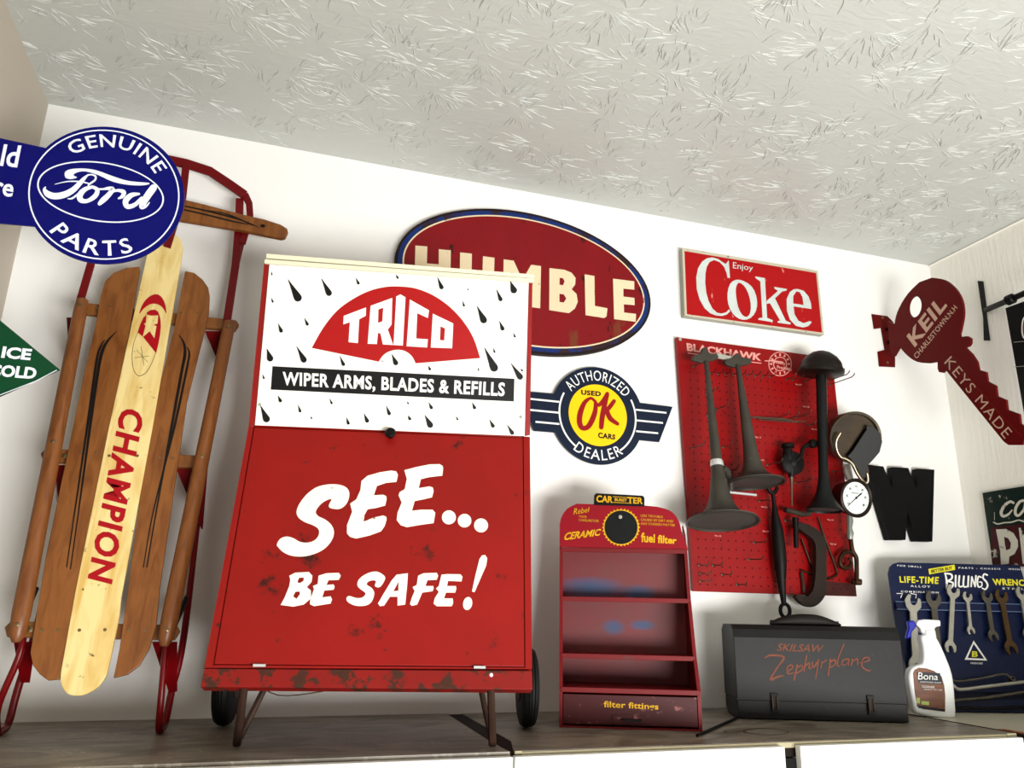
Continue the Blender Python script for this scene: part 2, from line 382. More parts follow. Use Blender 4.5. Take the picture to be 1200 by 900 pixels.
# ------------------------------------------------------------------ the room
struct(box('wall_back', (-.12, 0, FL), (RW+.12, .12, CH+.1), WHITE, loc=(RW/2, 0, FL)))
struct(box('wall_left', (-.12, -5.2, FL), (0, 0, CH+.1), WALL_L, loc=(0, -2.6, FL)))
struct(box('wall_right', (RW, -5.2, FL), (RW+.12, 0, CH+.1), WALL_R, loc=(RW, -2.6, FL)))
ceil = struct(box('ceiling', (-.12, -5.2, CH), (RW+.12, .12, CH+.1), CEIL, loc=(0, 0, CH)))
# stomped plaster: fans of small raised ridges
vs, fs = [], []
def ridge(x, y, a, ln_, w, hgt, curl):
    n = 4; b = len(vs)
    for i in range(n+1):
        t_ = i/n; aa = a+curl*(t_-.5); k = math.sin(math.pi*(.12+.8*t_))
        vs.extend([(x+math.sin(aa)*w*k, y-math.cos(aa)*w*k, CH+.0002), (x, y, CH-hgt*k), (x-math.sin(aa)*w*k, y+math.cos(aa)*w*k, CH+.0002)])
        x += math.cos(aa)*ln_/n; y += math.sin(aa)*ln_/n
    for i in range(n):
        q = b+3*i; fs.extend([(q, q+3, q+4, q+1), (q+1, q+4, q+5, q+2)])
gx = 0.0
while gx < RW:
    gy = -2.0
    while gy < -.02:
        cx_, cy_ = gx+random.uniform(-.06, .06), gy+random.uniform(-.06, .06); ph = random.uniform(0, 6.28); arcw = random.choice((6.28, 6.28, 4.2, 3.0)); dens = random.uniform(.6, 1.2)
        for i in range(int(42*dens)):
            a = ph+arcw*random.random(); r = random.uniform(.008, .085)**1.0; l_ = random.uniform(.01, .05)
            x, y = cx_+r*math.cos(a), cy_+r*math.sin(a)
            if .01 < x < RW-.06 and y < -.015 and y+l_*math.sin(a) < -.004: ridge(x, y, a+random.uniform(-.25, .25), l_, random.uniform(.0007, .0015), random.uniform(.0009, .0024), random.uniform(-.9, .9))
        gy += .135
    gx += .135
o = mk('plaster_ridges', vs, fs, CEIL, ceil); o['kind'] = 'stuff'
struct(box('floor', (-.12, -5.2, FL-.1), (RW+.12, .12, FL), FLOORM, loc=(RW/2, -2.6, FL)))
struct(tube('trim_1', [(RW-.004, -3, CH-.004), (RW-.004, -.004, CH-.004)], .004, WALL_R, seg=6, loc=(RW, -1.5, CH)))

# ------------------------------------------------------------------ worktops and cabinets
S1 = 1.149; S2 = 2.37                # seams
def worktop(x0, x1, y0, label):
    t = thing('worktop', label, 'worktop', ((x0+x1)/2, y0/2, -.03), 'worktop sections')
    box('slab', (x0, y0, -.03), (x1, -.001, -.002), BARE, t); return t
t = worktop(.002, S1-.0135, -SD, 'grey-brown marbled worktop under the sled and the red wiper cabinet')
P0 = Zm(490, 760, 6.9235); ZP = Pl((0, 0, 1), 0)
xa, xb, xc = S1-.016, S1-.02, S1-.0145
o = mk('laminate', [(.002, -SD, -.002), (xa, -SD, -.002), (xb, -SD+.12, -.002), (xc, -.001, -.002), (.002, -.001, -.002)] +
       [(.002, -SD, 0), (xa, -SD, 0), (xb, -SD+.12, 0), (xc, -.001, 0), (.002, -.001, 0)],
       [(0, 4, 3, 2, 1), (5, 6, 7, 8, 9), (0, 1, 6, 5), (1, 2, 7, 6), (2, 3, 8, 7), (3, 4, 9, 8), (4, 0, 5, 9)], TOP, t)
box('edge_strip', (.002, -SD-.003, -.03), (S1-.015, -SD, 0), TOP, t)
t = worktop(S1-.013, S2-.001, -SD, 'grey-brown marbled worktop under the filter rack and the charcoal tool case')
slab3('laminate', [(S1-.005, -SD, 0), (S1+.0, -.50, 0), (S1+.022, -.42, 0), (S1+.024, -.001, 0), (S2-.001, -.001, 0), (S2-.001, -SD, 0)], (0, 0, -1), .002, TOP, t)
box('edge_strip', (S1+.009, -SD-.004, -.012), (S2-.03, -SD, -.001), EDGE, t, bevel=.001)
box('edge_cap', (S1-.006, -SD-.0055, -.0055), (S1+.009, -SD, .001), EDGE, t, bevel=.001)
box('edge_cap', (S2-.03, -SD-.0055, -.0055), (S2-.002, -SD, .001), EDGE, t, bevel=.001)
# tea-brown stain left by the tool case
ik = Ink(); ik.ring(ell(1.78, -.40, .062, .045, 36, rot=20), ell(1.782, -.402, .055, .039, 36, rot=20)); ik.poly(ell(1.70, -.39, .03, .016, 20, rot=30), ell(1.702, -.389, .024, .011, 20, rot=30))
ik.put('stain', mat('brown_ring_stain', (104, 84, 58), .5, var=.3, vscale=40), t, lambda x, y, f: Vector((x, y, f)), .0004)
t = worktop(S2+.001, RW-.002, -1.9, 'cream worktop along the right wall under the wrench board')
box('laminate', (S2+.006, -1.9, -.002), (RW-.002, -.001, 0), mat('cream_laminate', (206, 202, 186), .35, var=.08), t)
box('bare_edge', (S2-.0005, -SD-.02, -.004), (S2+.006, -.15, .0012), BARE, t)
box('chipped_wood', (S2+.003, -.56, -.003), (S2+.03, -.47, .0012), ORNG, t, bevel=.001)

def cabinet(x0, x1, label, edge=False, door=True):
    t = thing('base_cabinet', label, 'cabinet', ((x0+x1)/2, -.25, FL), 'white base cabinets')
    box('body', (x0, -SD-.006, FL), (x1, -.002, -.031), CABW, t)
    box('door', (x0+.001, -SD-.024, FL+.1), (x1-.001, -SD-.0065, -.006), CABW, t, bevel=.0015)
    return t
xs = [(.002, .262), (.264, S1-.014), (S1-.012, 1.722), (1.758, S2-.004)]
cabinet(*xs[0], 'narrow white base cabinet at the left wall below the sled')
cabinet(*xs[1], 'white base cabinet below the red wiper cabinet')
cabinet(*xs[2], 'white base cabinet below the filter rack')
t = cabinet(*xs[3], 'white base cabinet below the charcoal tool case, right of the dark gap')
box('gap_shade_block', (1.7225, -.534, FL), (1.7575, -.45, -.031), DARK, t)  # added dark block, stands in for the shade inside the gap
t = thing('base_cabinet', 'white base cabinet below the cream worktop at the right wall', 'cabinet', (RW-.25, -1, FL), 'white base cabinets')
box('body', (S2, -1.88, FL), (RW-.002, -.002, -.031), CABW, t)
box('filler_panel', (S2-.003, -1.88, -.03), (S2, -SD-.03, -.004), CABW, t)

# ------------------------------------------------------------------ sled
DK = Pl((0, 1, -.17), -.284)
def dk(x, y, o=0): return DK.U(x, y, o)
t = thing('wooden_sled', 'varnished wooden runner sled with red steel runners, leaning upright on the wall', 'sled', (.36, -.2, 0))
zs = Zm(60, 300, 4.5); zb = Zm(0, 690, 4.2857)
# slats
SL = zs([(262, 200), (285, 130), (330, 88), (395, 62), (465, 55), (467, 75)])
left = SL+[(135.5, 480), (70+3, 790), (68, 797)]+zb([(285, 455), (240, 460), (200, 430), (165, 385), (152, 320)])+[(53, 655), (98, 440), (112, 380)]
right = zs([(706, 78), (755, 88), (800, 125), (828, 165), (836, 210), (832, 300)])+[(219, 470), (187, 690)]+zb([(785, 180), (750, 300), (700, 385), (640, 430), (570, 448)])+[(140, 760), (150, 690), (175, 500), (205, 380)]
for nm, pts, off in (('slat', left, .006), ('slat', right, .006)):
    s = slab(nm, pts, DK, .011, SLEDW, t, off=off, bevel=.0015)
    if pts is left:
        st = [zs([(345, 398, 3), (300, 445, 12), (270, 500, 18), (245, 620, 16), (205, 900, 15)])+[(92, 600, 1.7), (82.5, 667, 1.4)], zs([(285, 440, 3), (262, 475, 10), (238, 560, 13), (190, 900, 13)])+[(87.5, 600, 1.7), (78, 665, 1.4)]]
        rv = [(101, 358), (130, 358), (95, 530), (113, 530), (42+7, 738.5), (68, 738.5)]
    else:
        st = [zs([(672, 415, 3), (700, 460, 12), (705, 520, 17), (690, 600, 16), (635, 900, 14)])+[(183, 600, 1.7), (172, 665, 1.4)], zs([(715, 480, 3), (728, 510, 10), (718, 580, 12), (650, 900, 13)])+[(179.5, 600, 1.5), (168, 665, 1.3)]]
        rv = [(212, 366), (232, 366), (187, 537), (203, 537), (151.5, 738.5), (169.5, 738.5)]
    ik = Ink()
    for r in st: ik.rib(r, sm=4, caps=False)
    ik.put('pinstripe', STRIPE, s, on(DK), off+.0006)
    for q in rv: lathe('screw', [(0, .0032), (.0012, .0028), (.0016, 0)], dk(q[0], q[1], off), DK.n, SCREW, s, seg=8)
cen = [(174, 290), (177, 281), (184, 275), (194, 273), (205, 274.5), (212, 280), (214.3, 290), (213.3, 300), (178.9, 500), (142, 700)]+zb(cr([(600, 130), (545, 395), (525, 450), (490, 495), (440, 525), (400, 537), (350, 532), (318, 505), (303, 455), (308, 400)], 3, False))+[(88.7, 690), (127.5, 500)]
cs = slab('center_slat', cen, DK, .011, CREAM, t, off=.009, bevel=.0015); cs['label'] = 'cream painted center board with a red emblem and red lettering'
ik = Ink(); zc = Zm(0, 460, 2.045); q = zc([(346, 48), (268, 460), (210, 445), (290, 33)])
ik.text('CHAMPION', q, bold=.035, space=1.12); ik.put('lettering', SRED, cs, on(DK), .0098)
zk = Zm(140, 340, 8.19)
ik = Ink()
ik.poly(zk(cr([(190, 228), (215, 150), (260, 85), (320, 45), (370, 42), (410, 75), (440, 140), (450, 225), (430, 190), (395, 150), (340, 130), (285, 140), (230, 180)], 3)))
ik.poly(zk(cr([(175, 405), (200, 330), (230, 265)], 3, False)+[(262, 232), (300, 242), (345, 248), (370, 240), (372, 300), (352, 330), (340, 345), (350, 395), (340, 440), (330, 465), (292, 400), (225, 447)]))
ik.poly(zk([(262, 232), (262, 215), (295, 192), (340, 187), (370, 205), (385, 245), (370, 240), (345, 248), (300, 242)]))
ik.poly(zk([(370, 240), (385, 245), (395, 290), (397, 350), (390, 430), (375, 510), (352, 605), (225, 447), (292, 400), (330, 465), (340, 440), (350, 395), (340, 345), (372, 300)]))
e = ik.put('emblem', SRED, cs, on(DK), .0098)
ik = Ink(); ik.poly(zk([(258, 232), (300, 245), (372, 242), (365, 320), (325, 335), (355, 345), (335, 462), (290, 395), (222, 452), (250, 340), (235, 325), (255, 310)])); ik.put('letter_shape', CREAM, cs, on(DK), .0104)
ik = Ink(); ik.rib(zk([(175, 405, 3), (140, 500, 3), (122, 620, 4), (130, 740, 4), (160, 805, 4), (200, 822, 4), (260, 785, 4), (310, 700, 4), (340, 620, 3), (352, 600, 3)]))
for a, b in (((208, 540), (235, 725)), ((165, 575), (270, 690)), ((145, 650), (285, 632))): ik.rib(zk([(a[0], a[1], 3), (b[0], b[1], 3)]), sm=0)
ik.put('outline', STRIPE, cs, on(DK), .01)
for q in ((93, 738.5), (123, 738), (128, 534), (161, 534)): lathe('screw', [(0, .0034), (.0012, .003), (.0016, 0)], dk(q[0], q[1], .009), DK.n, SCREW, cs, seg=8)
# crossbars under the slats
for a, b in (((92, 360), (276, 381)), ((52, 533), (240, 541)), ((10, 737), (206, 741))):
    A, B = dk(*a, -.006), dk(*b, -.006)
    d = (B-A).normalized(); v = DK.n.cross(d).normalized()*.0145
    cb = slab3('crossbar', [A+v-d*.0, B+v, B+v*.2+d*.008, B-v, A-v, A+v*.2-d*.008], -DK.n, .014, SLEDW, t, bevel=.002)
    for k in (.12, .95): lathe('bolt', [(0, .006), (.001, .006), (.002, .003)], A+(B-A)*k, DK.n, SCREW, cb, seg=10)
# round side rails
for a, b in (((96.5, 352), (19, 750)), ((269, 378), (193, 755))):
    A, B = dk(*a, .012), dk(*b, .012); A2 = A+(A-B).normalized()*.004; B2 = B+(B-A).normalized()*.004
    r = tube('side_rail', [A2, A, A+(B-A)*.04, A+(B-A)*.5, A+(B-A)*.93, A+(B-A)*.985, B2], [.006, .013, .0145, .016, .017, .015, .007], RAILW, t, seg=16)
    for k in (.025, .47, .965): lathe('bolt', [(0, .005), (.002, .0045), (.003, .002)], A+(B-A)*k+DK.n*.0145, DK.n, SCREW, r, seg=10)
# runners: rear loop, long bar behind the deck, curl up to the bumper
RB = .115
def rr(x, y, o=-RB): return DK.U(x, y, o)
def runner(pts, R):
    return tube('runner', pts, R, REDST, t, seg=10, sm=5)
for sg in (0, 1):
    if sg == 0: P = [dk(28, 742, -.02), dk(22, 770, -.022), Vector((.205, -.222, .06)), Vector((.205, -.2, .012)), Vector((.207, -.178, .0075)), Vector((.21, -.15, .018)), Vector((.213, -.14, .08)), rr(52, 700), rr(80, 545), rr(112, 410), rr(132, 322), dk(140, 290, -.07), dk(150, 225, -.01)]
    else: P = [dk(196, 742, -.02), dk(193, 770, -.022), Vector((.4925, -.24, .06)), Vector((.494, -.22, .012)), Vector((.497, -.2, .0075)), Vector((.50, -.17, .018)), Vector((.503, -.15, .08)), rr(216, 742), rr(238, 560), rr(254, 460), dk(266, 376, -.09), dk(278, 310, -.07), dk(290, 262, -.03)]
    runner(P, [.0065]*3+[.0075]*5+[.006]*5)
# flat bars in the deck's plane up to the bumper, steering bar, bumper
def bar(name, pts, w, th=.005, off=0, m=REDST, parent=None):
    ik = Ink(); q = [(x, y, w) for x, y in pts]; v = []; n = len(q)
    L, R = [], []
    for i, p in enumerate(q):
        a = q[max(i-1, 0)]; c = q[min(i+1, n-1)]; tx, ty = c[0]-a[0], c[1]-a[1]; l = math.hypot(tx, ty); ww = p[2] if not isinstance(w, (list,)) else w[i]
        L.append((p[0]-ty/l*ww/2, p[1]+tx/l*ww/2)); R.append((p[0]+ty/l*ww/2, p[1]-tx/l*ww/2))
    return slab(name, L+R[::-1], DK, th, m, parent or t, off=off, bevel=.001)
bar('side_bar', [(281, 232), (280, 262), (276, 310), (266, 376)], 9.5, off=-.004)
bar('side_bar', [(130, 196), (118, 250), (106, 310), (92, 358)], 9.5, off=-.004)
bar('runner_curl', [(287, 227), (292, 238), (293, 252), (289, 268), (284, 285)], 8, off=0)
bar('bumper', [(120, 200), (150, 186), (185, 184), (218, 191), (246, 200), (270, 216), (287, 228)], 10, th=.006, off=.004)
bar('center_bar', [(218, 192), (214, 230), (204, 262), (195.5, 289)], 9, off=.0145)
zw = Zm(190, 180, 7.5)
sb = slab('steering_bar', [(60, 214), (75, 209), (140, 214)]+zw([(210, 405), (400, 450), (700, 530), (900, 575), (1040, 620), (1100, 655), (1108, 690), (1085, 735), (1050, 742), (900, 712), (700, 670), (400, 620), (160, 580)])+[(130, 240), (75, 226), (62, 222)], DK, .014, SLEDW, t, off=.012, bevel=.003)
ik = Ink(); ik.rib(zw([(200, 462, 12), (400, 505, 14), (650, 570, 14), (800, 625, 8), (855, 650, 2)]), caps=False); ik.rib(zw([(190, 492, 12), (400, 540, 14), (620, 595, 12), (760, 622, 6)]), caps=False); ik.rib(zw([(400, 498, 3), (550, 525, 10), (700, 585, 12), (800, 635, 5)]), caps=False)
ik.put('pinstripe', STRIPE, sb, on(DK), .0127)
ik = Ink(); ik.poly([(190+885/7.5+3*math.cos(a*.5), 180+635/7.5+2*math.sin(a*.5)) for a in range(12)]); ik.put('rope_hole', BLACK, sb, on(DK), .0128)
# red standards between crossbars and runners
def standard(a, b, c, d):
    slab3('standard', [dk(*a, -.02), dk(*b, -.02), rr(*c, -RB+.004), rr(*d, -RB+.004)], Vector((1, 0, 0)), .003, REDST, t)
for pts in (((64+14, 372), (108-14, 372), (84, 445), (80, 420)), ((240, 388), (268, 388), (262, 440), (252, 412)), ((64, 545), (84, 545), (70, 605), (66, 585)), ((206, 548), (242, 548), (236, 620), (226, 600)), ((16, 752), (40, 752), (33, 800), (24, 800)), ((178, 752), (206, 752), (206, 810), (198, 812))):
    standard(*pts)
for q in ((42, 690), (219, 700)): tube('strut', [dk(q[0]-22, q[1]+50, -.02), rr(*q)], .006, DIRON, t, seg=8)

# ------------------------------------------------------------------ wiper cabinet
YW = math.radians(-10.5); h = Vector((math.cos(YW), math.sin(YW), 0)); bk = Vector((-math.sin(YW), math.cos(YW), 0))
A = Vector((.5755, -.459, .112))
def tr(x, d, z): return A+h*x+bk*d+Vector((0, 0, z-.112))
ZK, DKK = .630, .168                    # kink height and its set-back
ZT, DTT = .987, .094
n1 = h.cross(tr(0, DKK, ZK)-tr(0, 0, .112)); LOW = Pl(n1, n1.dot(A))
p2 = tr(0, DKK, ZK); n2 = h.cross(tr(0, DTT, ZT)-p2); UPP = Pl(n2, n2.dot(p2))
t = thing('wiper_display_cabinet', 'tall red and white metal wiper display cabinet on two small wheels', 'cabinet', (.9, -.35, 0))
zt = Zm(220, 500, 2.25)
outer_low = [(291, 499), (621, 508), (623.5, 807), (235.5, 804.5)]
# carcass: side profile swept along h, a bit behind the front plates
prof = [(0.006, .114), (DKK+.006, ZK), (DTT+.008, ZT-.004), (DTT+.11, ZT-.004), (.33, ZK), (.34, .114)]
W_ = .598
L = [tr(.001, d, z) for d, z in prof]; R_ = [tr(W_, d, z) for d, z in prof]
n = len(prof); o = mk('carcass', L+R_, [tuple(range(n)), tuple(range(2*n-1, n-1, -1))]+[(i, n+i, n+(i+1) % n, (i+1) % n) for i in range(n)], TRED, t)
bm = bmesh.new(); bm.from_mesh(o.data); bmesh.ops.recalc_face_normals(bm, faces=bm.faces); bm.to_mesh(o.data); bm.free()
fr = slab('front_frame', [(291.5, 499), (297, 499.5), (249.5, 779.5), (615.8, 782.5), (613.6, 511.5), (621, 512), (623.5, 783), (623.5, 784), (236+3.4, 783)], LOW, .006, TRED, t, off=0)
dr = slab('door', [(298, 501), (612.6, 513), (614.5, 781), (250.8, 778)], LOW, .006, TRED, t, off=-.0008, bevel=.0012)
zl = Zm(310, 520, 4.138); ik = Ink()
P = lambda pts, *hs, s=3: ik.poly(zl(cr(pts, s)), *[zl(cr(x, s)) for x in hs])
P([(60, 488), (75, 462), (105, 450), (140, 458), (170, 475), (205, 480), (240, 470), (262, 445), (262, 415), (235, 395), (195, 380), (165, 358), (155, 330), (170, 290), (205, 245), (250, 212), (300, 198), (350, 197), (390, 208), (410, 232), (408, 268), (390, 300), (360, 317), (320, 312), (312, 298), (325, 268), (290, 280), (262, 305), (248, 332), (262, 352), (295, 368), (325, 395), (337, 430), (325, 470), (290, 510), (240, 535), (185, 547), (130, 543), (90, 525), (65, 500)])
P2 = lambda pts, *hs: ik.poly(zl(pts), *[zl(x) for x in hs])
P2([(470, 180), (500, 155), (560, 138), (615, 130), (638, 134), (647, 150), (640, 185), (590, 190), (545, 205), (530, 250), (575, 247), (590, 254), (592, 270), (585, 300), (540, 312), (500, 318), (485, 345), (480, 378), (530, 358), (575, 348), (590, 354), (592, 368), (582, 400), (565, 425), (510, 445), (445, 460), (415, 452), (400, 435), (400, 395), (425, 330), (415, 290), (445, 270), (465, 225)])
P2([(678, 128), (740, 112), (800, 100), (850, 99), (864, 108), (866, 120), (862, 155), (800, 162), (758, 172), (748, 215), (800, 207), (816, 212), (820, 230), (812, 260), (770, 270), (728, 278), (715, 325), (760, 320), (815, 320), (828, 335), (820, 385), (760, 393), (690, 405), (660, 395), (641, 370), (645, 335), (665, 285), (650, 250), (655, 235), (680, 220), (690, 170)])
for q in ((894, 357, 34), (970, 373, 33), (1050, 396, 34)): ik.poly(zl(ell(q[0], q[1], q[2], n=20)))
P2([(120, 640), (150, 625), (215, 622), (232, 640), (228, 670), (205, 695), (225, 712), (225, 750), (190, 780), (140, 790), (78, 782), (98, 745), (120, 690), (125, 660)], [(138, 740), (150, 718), (170, 716), (172, 730), (155, 752)], [(158, 672), (168, 650), (190, 648), (190, 664), (172, 676)])
P2([(262, 640), (300, 628), (360, 626), (370, 640), (360, 660), (310, 662), (300, 685), (335, 682), (340, 695), (335, 708), (290, 712), (280, 745), (320, 740), (328, 755), (320, 775), (240, 788), (220, 778), (222, 755), (240, 705), (235, 690), (258, 680)])
P([(397, 750), (410, 738), (445, 748), (475, 745), (490, 725), (465, 705), (450, 685), (460, 655), (500, 628), (545, 620), (580, 640), (583, 660), (560, 695), (535, 690), (540, 665), (510, 665), (495, 682), (520, 700), (532, 725), (520, 765), (490, 785), (440, 785), (405, 768)])
P2([(550, 775), (570, 740), (615, 665), (640, 635), (695, 628), (692, 680), (682, 780), (645, 785), (645, 742), (608, 742), (580, 785), (560, 788)], [(625, 715), (650, 668), (649, 713)])
P2([(745, 640), (770, 628), (835, 626), (842, 640), (835, 660), (790, 662), (780, 690), (818, 690), (820, 702), (815, 715), (765, 722), (740, 780), (715, 786), (705, 778), (715, 745), (728, 715), (718, 695), (738, 685)])
P2([(858, 635), (885, 632), (950, 633), (960, 645), (955, 668), (890, 665), (885, 690), (928, 690), (930, 702), (925, 722), (880, 722), (870, 750), (912, 750), (915, 770), (908, 788), (835, 788), (820, 775), (825, 750), (845, 718), (832, 702), (845, 690)])
P2([(1042, 560), (1055, 541), (1070, 540), (1080, 555), (1075, 590), (1040, 670), (1018, 720), (1006, 716), (1020, 650)])
ik.poly(zl(ell(985, 775, 22, 32, rot=10, n=20)))
ik.put('lettering', TLET, dr, on(LOW), .0004)
bp_ = slab('bottom_rail', [(239.5, 783.6), (623.5, 786.2), (624.2, 808), (235, 805)], LOW, .03, TRAIL, t, off=.006, bevel=.001)
lathe('bolt', [(0, .004), (.002, .0035), (.003, .001)], LOW.U(575.5, 791, .006), LOW.n, STEEL, bp_, seg=10)
for q in ((304, 779.8), (562, 782)):
    c_ = LOW.U(*q, .004); tube('hinge', [c_-h*.011, c_+h*.011], .0028, STEEL, t, seg=8)
up_ = slab('upper_panel', [(315.6, 309.3), (619.6, 329.8), (614.6, 511), (298.6, 498.3)], UPP, .004, TWHITE, t, off=.004, bevel=.0008)
slab('frame_side', [(309.6, 307.5), (315.2, 308), (298.2, 498.5), (291.4, 499)], UPP, .006, TRED, t, off=.002)
slab('frame_side', [(620, 329.8), (624, 330.2), (621, 510), (615.2, 511)], UPP, .006, TRED, t, off=.002)
tm = slab('top_trim', [(311.8, 297), (626.5, 321.5), (626, 326), (311.6, 302.5)], UPP, .03, TTRIM, t, off=.010, bevel=.001)
slab('trim_lip', [(310, 303.5), (626, 326.3), (625.6, 331), (309.6, 308.6)], UPP, .02, TTRIM, t, off=.013, bevel=.001)
zz = Zm(350, 320, 5.217); ik = Ink()
arc = cr([(80, 458), (150, 335), (235, 230), (330, 160), (430, 110), (530, 85), (620, 82), (720, 95), (830, 140), (930, 212), (1010, 300), (1070, 400), (1110, 520)], 4, False)
ik.poly(zz(arc+[(715, 552)]+cr([(712, 545), (695, 512), (665, 485), (630, 471), (590, 470), (545, 483), (512, 508), (490, 542)], 3, False)))
ik.put('emblem', PRED, up_, on(UPP), .0045)
ik = Ink()
ik.poly(zz([(275, 262), (412, 210), (410, 262), (370, 282), (362, 428), (305, 422), (313, 300), (273, 314)]))
ik.poly(zz([(440, 200), (572, 152), (568, 315), (545, 345), (578, 440), (515, 436), (500, 370), (485, 365), (478, 434), (422, 432)]), zz([(487, 222), (517, 212), (512, 295), (485, 305)]))
ik.poly(zz([(597, 143), (622, 130), (653, 148), (637, 443), (580, 440)]))
ik.poly(zz([(680, 162), (797, 228), (790, 275), (725, 245), (718, 400), (790, 405), (785, 455), (660, 447)]))
ik.poly(zz([(820, 248), (945, 308), (938, 460), (808, 455)]), zz([(867, 325), (895, 338), (890, 412), (863, 410)]))
ik.put('lettering', PWHITE, up_, on(UPP), .0052)
ik = Ink(); ik.poly([(319.3, 429.1), (602.9, 443.8), (602.2, 470.6), (317.3, 456.6)])
ik.put('banner', BLACK, up_, on(UPP), .0045)
ik = Ink(); ik.text('WIPER ARMS, BLADES & REFILLS', [(331.2, 435.7), (592, 448.5), (591.2, 464.3), (331, 451.3)], bold=.03, space=1.08); ik.put('lettering', PWHITE, up_, on(UPP), .0052)
D = [(97,130,98,146,6),(163,162,210,250,32),(95,235,103,256,8),(297,158,333,228,24),(435,155,448,183,11),(596,142,606,160,9),(763,152,783,202,17),(1056,168,1075,218,26),(884,198,888,206,6),(1000,200,1020,250,16),(864,246,871,272,8),(922,268,955,338,27),(228,315,243,348,12),(123,338,138,376,15),(1012,328,1028,368,16),(1068,375,1076,396,8),(78,440,95,492,26),(197,430,232,496,24),(370,468,388,510,14),(580,462,600,507,20),(952,435,998,532,32),(988,436,994,458,8),(1058,498,1102,564,24),(726,508,735,528,10),(927,515,929,530,6),(60,542,67,563,8),(122,628,135,656,14),(52,668,82,736,28),(203,665,213,697,11),(255,712,258,724,7),(330,640,340,664,9),(397,715,407,746,12),(468,700,484,738,16),(557,668,572,708,14),(642,652,647,664,7),(645,708,655,728,12),(728,655,742,684,13),(712,706,740,758,24),(903,656,915,684,13),(838,712,846,728,8),(972,724,990,758,15),(1043,745,1068,786,16),(1098,520,1106,532,8),(540,488,543,494,5)]
zd = Zm(290, 280, 3.4286); ik = Ink()
for x0, y0, x1, y1, w in D:
    l = math.hypot(x1-x0, y1-y0); ux, uy = (x1-x0)/l, (y1-y0)/l; ex, ey = x1-ux*w*.5, y1-uy*w*.5
    pts = [(x0+(ex-x0)*k+(-uy)*s*w*f, y0+(ey-y0)*k+ux*s*w*f) for s, seq in ((1, ((.0, .02), (.35, .17), (.65, .33), (.88, .46), (1, .5))), ) for k, f in seq]
    arc_ = [(ex+w*.5*(-uy*math.cos(a)+ux*math.sin(a)), ey+w*.5*(ux*math.cos(a)+uy*math.sin(a))) for a in [math.pi*i/8 for i in range(1, 8)]]
    pts2 = [(x0+(ex-x0)*k+uy*w*f, y0+(ey-y0)*k-ux*w*f) for k, f in ((1, .5), (.88, .46), (.65, .33), (.35, .17), (.0, .02))]
    ik = Ink(); ik.poly(zd(pts+arc_+pts2)); ik.put('raindrop', BLACK, up_, on(UPP), .0056)
kb = LOW.U(457.5, 510.5, .004); lathe('knob', [(-.004, .006), (.006, .006), (.008, .011), (.015, .012), (.019, .009), (.02, 0)], kb, LOW.n, DIRON, t, seg=16)
for q in ((304.6, 474, 0), (610.5, 488.6, 0)):
    lathe('rivet', [(0, .0035), (.001, .002)], UPP.U(q[0], q[1], .0062), UPP.n, CBACK, t, seg=8)
# legs: two V-shaped struts
for foot, a, b in (((277, 876), (286, 806), (315, 806)), ((577, 876), (575, 808), (561, 808))):
    F = ZP.U(*foot); F = Vector((F.x, F.y, .002)); a3 = LOW.U(*a, -.008); b3 = Pl(bk, bk.dot(tr(0, .11, 0))).U(*b)
    a3.z += .004; b3.z = .118
    tube('front_leg', [a3, F+Vector((0, 0, .004)), F], [.007, .008, .006], RUSTI, t, seg=8)
    tube('brace', [b3, F+bk*.006+Vector((0, 0, .006))], .006, RUSTI, t, seg=8)
for q, th_ in (((262, 851), .036), ((617, 853), .036)):
    g = ZP.U(*q); c_ = Vector((g.x, g.y, .086)); R0 = .0855
    w = lathe('wheel', [(-.5*th_, .03), (-.5*th_, R0*.82), (-.42*th_, R0*.93), (-.2*th_, R0*.985), (-.17*th_, R0*.965), (-.13*th_, R0*.99), (-.03*th_, R0), (0, R0*.975), (.03*th_, R0), (.13*th_, R0*.99), (.17*th_, R0*.965), (.2*th_, R0*.985), (.42*th_, R0*.93), (.5*th_, R0*.82), (.5*th_, .03)], c_, h, RUBBER, t, seg=36)
    lathe('hub', [(-.6*th_, .008), (-.55*th_, .03), (.55*th_, .03), (.6*th_, .008)], c_, h, RUSTI, w, seg=20)
a_ = ZP.U(262, 851); b_ = ZP.U(617, 853); tube('axle', [(a_.x, a_.y, .086), (b_.x, b_.y, .086)], .006, RUSTI, t, seg=8)
tube('hanging_wire', [tr(.07, .1, .115), tr(.12, .1, .088), tr(.2, .1, .095), tr(.27, .1, .112)], .0012, DULLST, t, seg=5, sm=4)

# ------------------------------------------------------------------ Ford sign
FP = YP(-.5); t = thing('flange_sign', 'round blue enamelled auto parts sign sticking out from the left wall over the sled', 'sign', (0, -.5, FP.U(120, 228).z))
cx = (FP.U(27.3, 228).x+FP.U(217.6, 226).x)/2; cz = (FP.U(120, 146.5).z+FP.U(120, 309.5).z)/2; RD = (FP.U(217.6, 226).x-FP.U(27.3, 228).x)/2
def fl(x, y, off): return Vector((cx+x*RD, -.5-off, cz+y*RD))
RDY = (FP.U(120, 146.5).z-FP.U(120, 309.5).z)/2/RD
fa, fb = FP.U(0, 161).z, FP.U(45, 167); fc, fd = FP.U(0, 264).z, FP.U(38, 266)
pl_ = [(0.001, fa+.004)]+[(0.001, fc-.004)]
a0 = math.degrees(math.atan2((fb.z-cz)/RDY, fb.x-cx)); a1 = math.degrees(math.atan2((fd.z-cz)/RDY, fd.x-cx))
body = [Vector((.001, -.5, fa+.004)), Vector((.001, -.5, fc-.004))]+[Vector((cx+RD*math.cos(math.radians(a)), -.5, cz+RD*RDY*math.sin(math.radians(a)))) for a in [(a1 % 360)+((a0 % 360)+360-(a1 % 360))*i/60 for i in range(61)]]
